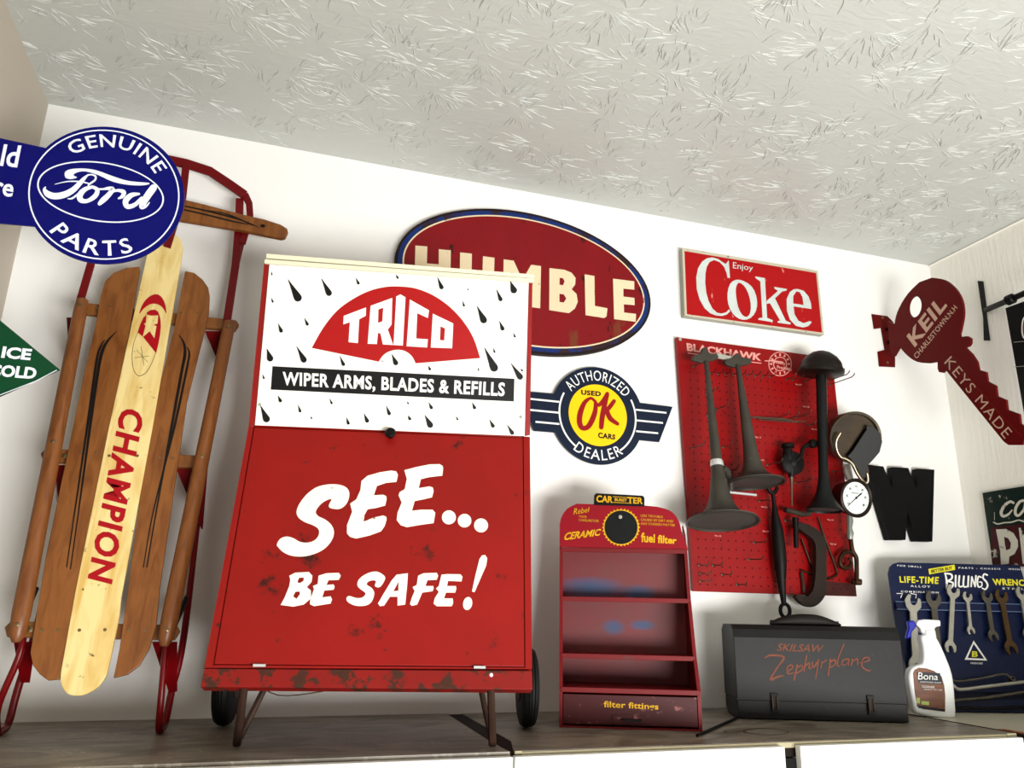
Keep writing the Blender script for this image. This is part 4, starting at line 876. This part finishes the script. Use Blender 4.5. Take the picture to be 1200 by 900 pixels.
tube('bracket', [LP_.U(*k, .01) for k in z2([(545, 690), (515, 745), (515, 810), (545, 870)])+z4([(590, 245), (635, 280), (665, 340), (700, 395), (735, 425), (752, 405), (745, 350)])], .0048, mat('worn_nickel_tube', (170, 160, 140), .3, metal=.9), t, seg=10, sm=4)
slab('pivot_arm', z4([(680, 290), (750, 280), (762, 340), (750, 420), (715, 430), (690, 380)]), LP_, .006, mat('rusty_red_arm', (92, 44, 34), .5, var=.3), t, off=.0)
o = tube('pipe_sleeve', [PP.U(991.5, 544, .02), PP.U(995.5, 562, .02)], .012, mat('white_paper_sleeve', (206, 204, 196), .6), seg=10, loc=tuple(PP.U(994, 560, .02))); tag(o, 'short white sleeve between the round tin holder and the gauge', 'sleeve')

# ------------------------------------------------------------------ letter W
zW = Zm(1000, 530, 3.915); WP = YP(-.03)
c_ = WP.U(1062, 634); o = slab('wall_letter', zW([(66, 57), (138, 65), (178, 165), (182, 68), (252, 72), (290, 168), (295, 75), (372, 80), (363, 410), (290, 408), (248, 268), (240, 402), (168, 402)]), WP, .024, LET_W, loc=tuple(c_)); tag(o, 'large black block letter W on the back wall', 'letter')

# ------------------------------------------------------------------ key sign
KX = 2.625; KP = Pl((1, 0, 0), KX); zk2 = Zm(1000, 300, 3.75); t = thing('key_sign', 'dark red key-shaped locksmith sign standing out from the back wall', 'sign', (KX, 0, 1.05))
out = cr([(345, 95), (400, 105), (445, 140), (475, 190), (484, 250), (475, 310), (465, 350)], 3, False)[:-1]+[(468, 356), (500, 352), (516, 362), (516, 382), (508, 396), (492, 402), (520, 430), (543, 465), (550, 500), (583, 510), (588, 550), (625, 570), (630, 615), (670, 632), (675, 675), (728, 695), (732, 735), (750, 748), (752, 800), (740, 830), (680, 830), (660, 815), (405, 500), (392, 513), (376, 510), (370, 495), (370, 465)]+cr([(330, 471), (280, 465), (240, 440), (205, 400), (185, 350), (182, 290), (200, 230), (240, 165), (290, 115)], 3, False)
slab('key_plate', zk2(out), KP, .008, KRED, t, holes=[zk2(ell(270, 223, 29, 47, 28, rot=8))], bevel=.0)
z9 = Zm(1040, 320, 9); z10 = Zm(1090, 400, 6.927); ik = Ink()
ik.text('KEIL', z9([(200, 665), (540, 225), (632, 345), (290, 785)]), bold=.03, space=1.08)
ik.text('CHARLESTOWN.N.H', z9([(272, 868), (700, 335), (740, 368), (308, 908)]), bold=.012, space=1.05)
ik.text('KEYS MADE', z10([(170, 118), (668, 735), (605, 792), (113, 176)]), bold=-.005, space=1.12)
ik.put('lettering', KLET, t, on(KP))
ik = Ink(); ik.rib(z10([(300, 280, 4), (560, 580, 4), (740, 770, 4)]), sm=0); ik.put('ridge', mat('key_ridge', (150, 40, 34), .35), t, on(KP), .0008)
fy = KP.U(*zk2([(182, 330)])[0]).y
slab('web', zk2([(150, 285), (184, 300), (205, 400), (182, 440), (168, 440), (160, 400)]), KP, .006, KRED, t, off=-.001)
W0 = YP(-.004)
for q in ([(82, 255), (150, 264), (176, 290), (176, 312), (150, 312), (92, 320)], [(108, 420), (140, 412), (180, 400), (184, 440), (184, 488), (115, 485)]): slab('wall_flange', zk2(q), W0, .003, KRED, t)
slab('flange_back', zk2([(122, 312), (178, 300), (184, 410), (140, 416)]), W0, .003, KRED, t, off=-.0005)
for q in ((128, 272), (150, 468)): lathe('screw', [(0, .005), (.002, .004), (.003, 0)], W0.U(*zk2([q])[0]), (0, -1, 0), SCREW, t, seg=8)
for q in ((148, 322), (156, 380)): lathe('bolt', [(0, .007), (.008, .006)], W0.U(*zk2([q])[0]), (0, -1, 0), DIRON, t, seg=6)

# ------------------------------------------------------------------ right wall: bracket sign and green sign
RP = Pl((1, 0, 0), RW-.004); zr = Zm(1140, 320, 5)
t = thing('hanging_sign', 'black sign hanging from a black iron arm on the right wall', 'sign', (RW, -.2, 1.1))
slab('wall_plate', zr([(28, 45), (58, 48), (76, 190), (80, 260), (98, 395), (64, 395), (60, 260), (48, 190)]), RP, .003, BLACK, t)
HX = Pl((1, 0, 0), 2.80); a = RP.U(1156, 363); e1 = HX.U(1184, 351); e2 = HX.U(1250, 322)
tube('arm', [a, e1, e2], .0095, DIRON, t, seg=10)
lathe('arm_joint', [(-.014, .012), (-.01, .016), (.01, .016), (.014, .012)], e1, (e2-e1), DIRON, t, seg=16)
slab('sign_board', zr([(190, 205), (300, 165), (400, 128), (400, 1000), (330, 880), (300, 830)]), HX, .012, BLACK, t, bevel=.001)
ik = Ink(); ik.ring(zr(cr([(285, 320), (292, 270), (320, 240), (380, 230), (440, 260), (450, 360), (400, 420), (320, 400), (290, 370)], 3)), zr(cr([(292, 320), (298, 275), (322, 248), (380, 238), (430, 265), (440, 360), (400, 410), (322, 392), (297, 365)], 3))); ik.put('emblem_outline', PWHITE, t, on(HX), .0008)
ik = Ink(); ik.poly(zr(cr([(293, 320), (300, 275), (322, 250), (380, 240), (430, 267), (438, 360), (400, 408), (324, 390), (298, 362)], 3))); ik.put('emblem', PRED, t, on(HX), .0006)
for y_ in (405, 550): 
    ik = Ink(); ik.rib(zr([(240+y_*.0, y_, 3), (300, y_-5, 3)]), sm=0); ik.put('seam_line', CBACK, t, on(HX), .0008)
GR = Pl((1, 0, 0), RW-.008); zq = Zm(1140, 560, 8.183)
t = thing('painted_sign', 'chipped dark green and maroon painted sign flat on the right wall', 'sign', (RW, -.15, .42))
slab('board', zq([(92, 145), (250, 118), (491, 80), (620, 60), (650, 840), (640, 850), (190, 850), (165, 640), (140, 480), (118, 330)]), GR, .006, GDARK, t)
ik = Ink(); ik.poly(zq([(170, 470), (220, 475), (420, 450), (632, 425), (645, 850), (190, 850), (180, 640)])); ik.put('maroon_field', GMAR, t, on(GR), .0006)
ik = Ink(); Q = lambda pts, **k: ik.rib(zq(pts), **k)
Q([(390, 240, 22), (355, 228, 24), (300, 270, 30), (272, 330, 30), (290, 368, 26), (340, 350, 22), (375, 310, 12)])
Q([(500, 215, 22), (450, 230, 26), (412, 290, 28), (410, 345, 28), (440, 360, 24), (490, 300, 24), (510, 215, 20)]); Q([(505, 220, 24), (500, 300, 24), (530, 330, 20)])
pass
Q([(198, 425, 12), (240, 442, 13), (300, 430, 12), (370, 425, 13), (440, 405, 12), (491, 418, 12), (580, 400, 12)])
Q([(207, 330, 4), (208, 405, 4)])
ik.poly(zq([(222, 495), (320, 490), (390, 530), (432, 600), (435, 660), (400, 730), (350, 755), (345, 825), (270, 830), (262, 700)]), zq([(300, 565), (340, 580), (365, 625), (360, 680), (320, 695), (308, 640)]))
ik.poly(zq([(440, 480), (520, 470), (540, 820), (480, 825)]))
ik.put('lettering', GLET, t, on(GR), .0012)

# ------------------------------------------------------------------ filter rack
YR = math.radians(-21); RO = Vector((1.3345, -.262, 0)); rh = Vector((math.cos(YR), math.sin(YR), 0)); rbk = Vector((-math.sin(YR), math.cos(YR), 0)); uz = Vector((0, 0, 1))
FR = [rh, rbk, uz]
t = bpy.data.objects.new('filter_rack', None); C.objects.link(t); t.location = RO; tag(t, 'dull red metal filter display rack with three open shelves and a drawer', 'rack')
RWd = .32
fd = [(0, 0), (.0, .084), (.036, .155), (.082, .285), (.108, .405)]   # front edge set-back by height
def dz(z):
    for (d0, z0), (d1, z1) in zip(fd, fd[1:]):
        if z <= z1: return d0+(d1-d0)*(z-z0)/(z1-z0)
    return fd[-1][0]+(z-.405)*.12
def rk(x, d, z): return RO+rh*x+rbk*d+uz*z
def rquad(name, pts, th, m, parent=None, d=None, **k): return slab3(name, pts, d or rbk, th, m, parent or t, **k)
pr = [(dz(z), z) for z in (0, .084, .155, .285, .405)]+[(.123, .445), (.15, .47), (.155, 0)]
for x in (0, RWd-.004):
    slab3('side_panel', [rk(x, d, z) for d, z in pr], rh, .004, RACK, t)
for x in (0, RWd-.008):
    e = [rk(x, dz(z)-.001, z) for z in (.0, .084, .155, .285, .405)]; vs = []
    for p in e: vs += [p, p+rh*.008, p+rh*.008+rbk*.006, p+rbk*.006]
    fs = [(0, 1, 2, 3), (16, 19, 18, 17)]+[(4*i+a, 4*i+(a+1) % 4, 4*i+4+(a+1) % 4, 4*i+4+a) for i in range(4) for a in range(4)]
    mk('front_lip', vs, fs, RACK, t)
bpn = mk('back_panel', [Vector((0, 0, 0))]*0 + [Vector(v) for v in ((.004, .15, .004), (RWd-.004, .15, .004), (RWd-.004, .15, .41), (.004, .15, .41), (.004, .154, .004), (RWd-.004, .154, .004), (RWd-.004, .154, .41), (.004, .154, .41))], [(0, 1, 2, 3), (7, 6, 5, 4), (0, 4, 5, 1), (1, 5, 6, 2), (2, 6, 7, 3), (3, 7, 4, 0)], RACKB, None)
bpn.parent = t; bpn.rotation_euler = (0, 0, YR)
for z in (.084, .155, .285, .405):
    box('shelf', (.004, dz(z)-.001, z-.004), (RWd-.004, .149, z), RACK, t, X=FR, O=RO)
    box('shelf_lip', (.004, dz(z)-.003, z-.009), (RWd-.004, dz(z)+.001, z+.002), RACK, t, X=FR, O=RO, bevel=.001)
box('base', (0, .001, 0), (RWd, .154, .004), RACK, t, X=FR, O=RO)
dw = box('drawer', (.009, .001, .008), (RWd-.009, .12, .071), RACKD, t, X=FR, O=RO, bevel=.001)
DP = Pl(rbk, rbk.dot(rk(0, .001, 0))); z8 = Zm(640, 710, 6)
ik = Ink(); ik.text('filter fittings', z8([(405, 668), (790, 688), (790, 742), (405, 726)]), bold=.02, cap=False); ik.put('lettering', RYEL, dw, on(DP))
box('drawer_pull', (.14, -.008, .018), (.185, .001, .022), DIRON, dw, X=FR, O=RO); box('pull_plate', (.12, -.001, .012), (.205, .001, .03), RACKD, dw, X=FR, O=RO)
HD = Pl(rbk*1.0+uz*-.12, (rbk-uz*.12).dot(rk(0, .108, .405))); z7 = Zm(640, 570, 6)
hd = slab('header_panel', z7([(98, 425), (95, 270)]+cr([(97, 260), (110, 210), (150, 155), (215, 122)], 3, False)+[(700, 135)]+cr([(780, 143), (860, 165), (910, 205), (940, 262), (958, 335), (985, 400), (998, 448)], 3, False)), HD, .003, RACKH, t)
tg = slab('top_tag', z7([(335, 130), (338, 62), (352, 48), (680, 65), (692, 80), (692, 140)]), HD, .004, BLACK, t, off=.002)
ik = Ink(); ik.text('CAR', z7([(355, 62), (470, 70), (468, 116), (352, 110)]), bold=.03); ik.text('TER', z7([(572, 74), (680, 80), (680, 124), (572, 118)]), bold=.03)
ik.rib(z7([(470, 72, 4), (600, 80, 4)]), sm=0); ik.rib(z7([(470, 112, 4), (600, 119, 4)]), sm=0); ik.text('BURET', z7([(482, 82), (568, 88), (568, 108), (482, 102)]), bold=.03)
ik.put('lettering', RYEL, tg, on(HD), .0026)
ik = Ink()
ring = [(527+(122 if i % 2 else 134)*math.cos(i*math.pi/32), 288+(122 if i % 2 else 134)*math.sin(i*math.pi/32)) for i in range(64)]
ik.poly(z7(ring)); ik.text('CERAMIC', z7([(140, 325), (388, 298), (376, 345), (120, 380)]), bold=.03)
ik.text('fuel filter', z7([(667, 322), (920, 358), (916, 406), (667, 392)]), bold=.03, cap=False); ik.text('Rebel', z7([(200, 155), (305, 145), (298, 180), (192, 200)]), cap=False)
ik.text('YOUR', z7([(228, 203), (285, 207), (285, 222), (228, 218)])); ik.text('CARBURETOR', z7([(228, 228), (370, 236), (370, 252), (228, 244)]))
ik.text('LESS TROUBLE', z7([(665, 197), (820, 207), (820, 222), (665, 212)])); ik.text('CAUSED BY DIRT AND', z7([(665, 225), (893, 237), (893, 253), (665, 241)])); ik.text('ANY FOREIGN MATTER', z7([(665, 253), (906, 265), (906, 281), (665, 269)]))
ik.put('lettering', RYEL, hd, on(HD), .0008)
ik = Ink(); ik.poly(z7(ell(527, 288, 116, 118, 40))); ik.put('dark_disc', mat('dark_green_black', (20, 28, 26), .5, var=.2), hd, on(HD), .0016)
lathe('knob', [(0, .003), (.006, .005), (.009, .0)], HD.U(*z7([(520, 218)])[0], .002), HD.n, CBACK, hd, seg=12)

# ------------------------------------------------------------------ tool case
YB = math.radians(-20); BO = Vector((1.836, -.209, 0)); bh = Vector((math.cos(YB), math.sin(YB), 0)); bb = Vector((-math.sin(YB), math.cos(YB), 0)); FB = [bh, bb, uz]
t = bpy.data.objects.new('tool_case', None); C.objects.link(t); t.location = BO; tag(t, 'charcoal metal tool case with faded orange lettering and a leather grip', 'case')
def bx_(x, d, z): return BO+bh*x+bb*d+uz*z
Wb, Db = .42, .135
slab3('base', [bx_(0, d, z) for d, z in ((0, .002), (0, .046), (Db, .046), (Db, .018), (Db-.02, .002))], bh, Wb, BOXM, t, bevel=.002)
lid = slab3('lid', [bx_(-.001, d, z) for d, z in ((-.002, .0475), (-.002, .196), (.006, .216), (.022, .227), (Db-.02, .227), (Db+.001, .212), (Db+.001, .0475))], bh, Wb+.002, BOXM, t, bevel=.0015)
box('lid_rim', (-.0015, -.003, .046), (Wb+.0015, -.0005, .0495), BOXM, t, X=FB, O=BO)
BP = Pl(bb, bb.dot(bx_(0, -.002, 0))); zx = Zm(840, 715, 5.217); ik = Ink(); R = lambda pts, **k: ik.rib(zx(pts), **k)
ik.text('SKILSAW', zx([(380, 205), (655, 212), (640, 258), (365, 248)]), bold=.01); ik.put('lettering', BLET, lid, on(BP), .0006); ik = Ink()
for s in ([(293, 292, 6), (330, 276, 12), (410, 288, 14), (370, 350, 10), (328, 425, 14), (370, 408, 12), (410, 400, 5)], [(430, 375, 9), (465, 352, 9), (455, 335, 9), (432, 350, 9), (435, 388, 9), (472, 382, 6)], [(492, 335, 10), (472, 428, 9)], [(490, 350, 8), (520, 338, 9), (520, 365, 9), (488, 385, 8)], [(548, 280, 10), (532, 375, 9)], [(538, 345, 8), (566, 322, 9), (564, 358, 8), (582, 348, 5)], [(582, 318, 9), (592, 350, 9), (618, 308, 8)], [(622, 300, 9), (604, 420, 6)], [(642, 315, 9), (636, 352, 8)], [(640, 325, 7), (668, 306, 10)], [(694, 300, 9), (680, 400, 8)], [(692, 318, 8), (722, 302, 9), (720, 335, 9), (690, 350, 7)], [(776, 210, 8), (740, 300, 9), (738, 342, 8), (752, 340, 5)], [(806, 298, 8), (772, 305, 9), (764, 334, 9), (795, 328, 7), (808, 298, 8), (804, 336, 8)], [(828, 298, 9), (822, 336, 8)], [(826, 315, 7), (858, 298, 9), (860, 335, 8)], [(874, 322, 8), (930, 308, 9), (922, 288, 9), (892, 300, 9), (888, 345, 9), (930, 372, 8), (940, 362, 4)]): R(s, sm=4)
ik.put('lettering', BLET, lid, on(BP), .0006)
for q in ((352, 575), (942, 588)):
    c_ = BP.U(*zx([q])[0]); k = (c_-BO).dot(bh); l = thing
    lt = box('latch', (k-.009, -.006, .018), (k+.009, -.0005, .064), DIRON, t, X=FB, O=BO, bevel=.001)
    tube('latch_loop', [bx_(k-.006, -.008, .056), bx_(k-.006, -.01, .028), bx_(k+.006, -.01, .028), bx_(k+.006, -.008, .056)], .0018, DULLST, lt, seg=6)
gp = [(.110, .05, .230), (.135, .05, .236), (.17, .05, .240), (.2, .05, .241), (.235, .05, .240), (.268, .05, .235), (.292, .05, .229)]
tube('grip', [bx_(*p) for p in gp], [.004, .010, .0145, .016, .0145, .009, .004], LEATH, t, seg=14, sm=3)
for x in (.118, .283):
    tube('grip_loop', [bx_(x-.006, .06, .226), bx_(x-.004, .06, .238), bx_(x+.006, .06, .238), bx_(x+.008, .06, .226)], .0028, DULLST, t, seg=8)
P3 = [Vector((ZP.U(817, 864).x, ZP.U(817, 864).y, .0035)), Vector((ZP.U(864, 843).x, ZP.U(864, 843).y, .0035))]
o = tube('black_rod', P3, .0034, BLACK, seg=8, loc=tuple(P3[0])); tag(o, 'thin black rod lying on the worktop at the corner of the tool case', 'rod')

# ------------------------------------------------------------------ wrench board
YN = math.radians(-14); nb = Vector((-math.sin(YN), math.cos(YN), 0)); nbt = (nb-uz*.15); B0 = ZP.U(1130, 834.5)
NP = Pl(nbt, nbt.dot(B0)); hb = Vector((math.cos(YN), math.sin(YN), 0)); ub = NP.n.cross(hb).normalized(); ub = ub if ub.z > 0 else -ub
zn = Zm(1030, 650, 4.286); zm_ = Zm(1050, 700, 5.627)
t = thing('wrench_display_board', 'navy blue wrench display board leaning in the right corner', 'board', (B0.x, B0.y, 0))
xr = 2.872
TRc = NP.U(1052, 659); 
def npt(x, y, o=0): return NP.U(*zn([(x, y)])[0], o)
TL_, BL_ = npt(45, 82), NP.U(1060, 838); BR_ = B0+hb*((xr-B0.x)/hb.x)
bd = [NP.U(1041, 672), NP.U(1043, 664), NP.U(1047, 660.5), NP.U(1053, 659)]
Ht = (NP.U(1053, 659)-B0).dot(ub)
TR_ = B0+ub*Ht+hb*((BR_-B0).dot(hb)-.02)
BL_ = B0+hb*((NP.U(1050, 720)-B0).dot(hb)+.01)
slab3('panel', bd+[TR_, BR_, BL_, NP.U(1050, 735)], -NP.n, .005, WNAVY, t)
y1, y2 = (npt(400, 245)-B0).dot(ub), (npt(400, 283)-B0).dot(ub); xL = (npt(80, 260)-B0).dot(hb); xR = (BR_-B0).dot(hb)-.01
FN = [hb, NP.n, ub]
ch = box('hanger_channel', (xL, .0, y2), (xR, .009, y1), WNAVY, t, X=FN, O=B0, bevel=.001)
for yy in (y1, y2): box('bright_edge', (xL, .008, yy-.001), (xR, .0102, yy+.001), mat('pale_blue_edge', (120, 140, 170), .3), t, X=FN, O=B0)
box('bottom_ledge', (-.11, 0, .0), (xR, .016, .035), WNAVY, t, X=FN, O=B0, bevel=.002); box('bottom_ledge', (-.11, 0, .052), (xR, .012, .06), WNAVY, t, X=FN, O=B0, bevel=.001)
ik = Ink(); ik.text('LIFE-TIME', zn([(102, 108), (302, 112), (298, 147), (106, 140)]), bold=.03, space=1.15); ik.put('yellow_lettering', PYEL, t, on(NP)); ik = Ink(); ik.text('WRENCHES', zn([(568, 120), (805, 128), (805, 160), (575, 153)]), bold=.04, space=1.1)
ik.put('yellow_lettering', PYEL, t, on(NP))
ik = Ink(); ik.poly(zn([(248, 72), (380, 50), (383, 76), (253, 99)])); ik.put('yellow_ribbon', PYEL, t, on(NP), .0006)
ik = Ink(); ik.text('BETTER BUY', zn([(262, 76), (368, 58), (369, 73), (264, 92)]), bold=.02); ik.put('black_lettering', BLACK, t, on(NP), .0014)
ik = Ink(); zy = Zm(1040, 600, 7.5); Q = lambda pts: ik.rib(zy(pts), sm=3)
Q([(505, 535, 10), (520, 600, 18), (522, 675, 20)]); Q([(505, 540, 14), (560, 548, 16), (565, 585, 16), (525, 608, 14)]); Q([(525, 608, 14), (575, 622, 16), (565, 662, 16), (522, 675, 14)])
Q([(600, 560, 16), (598, 655, 16)]); Q([(632, 562, 16), (628, 650, 16), (660, 652, 13)]); Q([(672, 565, 16), (668, 652, 16), (702, 655, 13)]); Q([(712, 565, 16), (708, 655, 16)])
Q([(735, 655, 14), (742, 570, 14)]); Q([(742, 570, 12), (770, 655, 14)]); Q([(770, 655, 14), (778, 560, 14)])
Q([(825, 575, 12), (800, 568, 15), (790, 615, 15), (800, 658, 15), (828, 650, 12), (828, 618, 12), (808, 616, 10)])
Q([(878, 555, 14), (850, 545, 14), (840, 580, 15), (870, 615, 16), (880, 650, 16), (860, 680, 15), (832, 668, 10)])
ik.put('white_lettering', PWHITE, t, on(NP))
for s, q in (('FOR SMALL', [(92, 50), (215, 58), (215, 66), (92, 58)]), ('PARTS - CHASSIS', [(400, 62), (610, 68), (610, 76), (400, 70)]), ('WRENCHES', [(650, 68), (760, 72), (760, 80), (650, 76)]), ('ALLOY', [(158, 152), (258, 156), (258, 166), (158, 162)]), ('COMBINATION', [(110, 180), (300, 186), (300, 195), (110, 189)]), ('STEEL', [(620, 165), (729, 168), (729, 177), (620, 174)])): ik = Ink(); ik.text(s, zn(q), bold=.01, space=1.4); ik.put('small_lettering', PWHITE, t, on(NP))
ik = Ink()
ik.rib(zn([(90, 195, 4), (118, 195, 4), (110, 215, 4)]), sm=0); ik.rib(zn([(160, 195, 4), (188, 200, 4), (185, 218, 4)]), sm=0)
ik.put('small_lettering', PWHITE, t, on(NP)); ik = Ink(); ik.ring(zm_([(512, 285), (602, 417), (453, 411)]), zm_([(512, 306), (582, 405), (472, 400)])); ik.put('triangle', PWHITE, t, on(NP)); ik = Ink(); ik.text('WRENCHES', zm_([(490, 428), (572, 430), (572, 442), (490, 440)]), bold=.01)
ik.put('small_lettering', PWHITE, t, on(NP))
ik = Ink(); ik.text('B', zm_([(502, 355), (540, 355), (540, 393), (500, 393)]), bold=.03); ik.put('triangle_letter', PYEL, t, on(NP), .001)

def wrench(top, bot, w1, w2, sh, m, label, off=.0165, a1=15, a2=-15):
    """double open-ended wrench: outline with two U-shaped jaws"""
    A3, B3 = NP.U(*top, off), NP.U(*bot, off); d = (B3-A3); Ln = d.length; d.normalize(); s = NP.n.cross(d).normalized()
    sc = (NP.U(top[0]+1, top[1], off)-NP.U(top[0], top[1], off)).length; R1, R2, hw = w1*sc/2, w2*sc/2, sh*sc/2
    def head(R, ang):   # points in (along outwards, sideways), shank at negative 'along'
        P = [(-R*.95, -hw), (-R*.55, -R*.72), (0, -R), (R*.55, -R*.92), (R*.98, -R*.72), (R*1.0, -R*.42), (R*.45, -R*.42), (R*.05, -R*.3), (-R*.12, 0), (R*.05, R*.3), (R*.45, R*.42), (R*1.0, R*.42), (R*.98, R*.72), (R*.55, R*.92), (0, R), (-R*.55, R*.72), (-R*.95, hw)]
        a = math.radians(ang); out = []
        for i, (x, y) in enumerate(P):
            k = 0 if i in (0, len(P)-1) else 1
            out.append((x*math.cos(a*k)-y*math.sin(a*k), x*math.sin(a*k)+y*math.cos(a*k)))
        return out
    pts = [A3-d*x+s*y for x, y in head(R1, a1)]+[B3+d*x-s*y for x, y in head(R2, a2)]
    t = thing('wrench', label, 'wrench', B3, 'open-end wrenches on the blue board')
    mk_ = slab3('wrench_body', pts, -NP.n, .006, m, t, bevel=.0008)
    g = slab3('shank_panel', [A3+d*(Ln*.25)+s*hw*.5+NP.n*.0006, A3+d*(Ln*.75)+s*hw*.5+NP.n*.0006, A3+d*(Ln*.75)-s*hw*.5+NP.n*.0006, A3+d*(Ln*.25)-s*hw*.5+NP.n*.0006], -NP.n, .001, m, t)
wrench((1070, 708), (1074, 778), 19, 17, 8, WSILV, 'big silver wrench hanging leftmost, behind the spray bottle')
wrench((1094, 703), (1101, 768), 18, 14, 7, WGRY, 'grey wrench hanging second from the left above the spray nozzle')
wrench((1117, 694), (1114, 757), 15, 13, 5.2, WSILV, 'long silver wrench just right of the spray bottle')
wrench((1134, 700), (1138, 738), 11, 9, 3.6, WSILV, 'smallest silver wrench above the white triangle')
wrench((1157, 700), (1164, 744), 13, 12, 5, WGRY, 'dark grey wrench right of the smallest one')
wrench((1174, 700), (1185, 758), 15, 15, 6, WBRN, 'browned long wrench right of the white triangle')
wrench((1198, 696), (1206, 742), 14, 13, 5, WSILV, 'silver wrench cut by the right edge of the photo')
def offs(pts, r, m, label):
    P3 = [NP.U(x, y, .026 if m is not WSILV else .038) for x, y in pts]; t = thing('offset_wrench', label, 'wrench', P3[0], 'offset wrenches lying along the foot of the blue board')
    tube('bar', P3, r, m, t, seg=10, sm=3)
    for p, q_ in ((P3[0], P3[1]), (P3[-1], P3[-2])):
        d = (p-q_).normalized(); c_ = p+d*r*1.2; lathe('ring_end', [(-.006, r*1.2), (-.006, r*2.1), (.006, r*2.1), (.006, r*1.2), (-.006, r*1.2)], c_, (NP.n+ub*.4), m, t, seg=16)
offs([(1112, 793), (1121, 798.5), (1150, 795), (1176, 790), (1184, 795)], .0035, WGRY, 'thin offset ring wrench lying uppermost under the triangle')
offs([(1108, 796), (1118, 804), (1126, 808), (1160, 804), (1215, 798), (1224, 802)], .0048, WSILV, 'thick bright offset ring wrench, second of the lying ones')
offs([(1110, 822), (1128, 820), (1160, 817), (1214, 809), (1222, 812)], .0052, WGRY, 'dull grey offset ring wrench, third of the lying ones')
offs([(1112, 831), (1128, 829), (1160, 830), (1220, 828), (1226, 830)], .004, DIRON, 'dark offset ring wrench lying lowest on the board ledge')

# ------------------------------------------------------------------ spray bottle
YS = math.radians(-24); sn = Vector((-math.sin(YS), math.cos(YS), 0)); G0 = ZP.U(1098, 841); SP_ = Pl(sn, sn.dot(G0))
t = thing('spray_bottle', 'white plastic floor cleaner spray bottle with a blue trigger', 'bottle', (G0.x, G0.y, 0))
bodyo = zm_(cr([(168, 258), (215, 250), (262, 262), (290, 300), (330, 390), (365, 480), (382, 560), (392, 680), (397, 770), (385, 796), (330, 798), (240, 788), (160, 775), (125, 755), (110, 690), (92, 600), (84, 530), (95, 478), (130, 452), (170, 440), (182, 400), (178, 330)], 3))
o = slab('body', bodyo, SP_, .036, BOTT, t, smooth=True); bv = o.modifiers.new('round', 'BEVEL'); bv.width = .012; bv.segments = 4; bv.limit_method = 'ANGLE'; bv.angle_limit = math.radians(60)
ik = Ink(); lab = zm_([(112, 500), (122, 478), (150, 464), (200, 468), (250, 485), (300, 520), (318, 580), (325, 650), (324, 755), (180, 738), (140, 720), (122, 620)])
ik.poly(lab); ik.put('label', BLAB, t, on(SP_), .0006)
ik = Ink(); ik.poly(zm_([(135, 492), (290, 500), (305, 560), (308, 575), (150, 565)])); ik.put('label_band', BLABD, t, on(SP_), .0012); ik = Ink(); ik.poly(zm_([(135, 712), (324, 738), (324, 752), (150, 730)])); ik.put('label_band', BLABD, t, on(SP_), .0012)
ik = Ink(); ik.text('Bona', zm_([(148, 494), (278, 504), (276, 546), (146, 542)]), cap=False); ik.text('HARDWOOD FLOOR', zm_([(158, 553), (300, 560), (300, 568), (158, 561)])); ik.text('CLEANER', zm_([(172, 580), (255, 586), (255, 600), (172, 594)])); ik.text('READY TO USE', zm_([(185, 602), (305, 608), (305, 616), (185, 610)])); ik.put('lettering', PWHITE, t, on(SP_), .0016)
ik = Ink(); ik.poly(zm_([(168, 684), (218, 688), (218, 712), (168, 706)])); ik.poly(zm_([(136, 662), (158, 664), (158, 700), (136, 698)])); ik.put('label_patch', LGREEN, t, on(SP_), .0012)
mid = Pl(sn, sn.dot(G0+sn*.018)); nk = mid.U(*zm_([(218, 262)])[0])
lathe('neck_collar', [(-.006, .014), (-.006, .018), (.018, .017), (.02, .012)], nk, (0, 0, 1), BOTT, t, seg=20)
slab('spray_head', zm_([(132, 178), (148, 152), (200, 146), (294, 152), (296, 190), (262, 196), (250, 232), (172, 236), (160, 205)]), Pl(sn, sn.dot(G0+sn*.008)), .022, BOTT, t, bevel=.003)
slab('trigger', zm_([(78, 158), (120, 152), (138, 180), (128, 205), (108, 225), (98, 268), (68, 275), (72, 240), (84, 205)]), Pl(sn, sn.dot(G0+sn*.011)), .014, TRIG, t, bevel=.003)
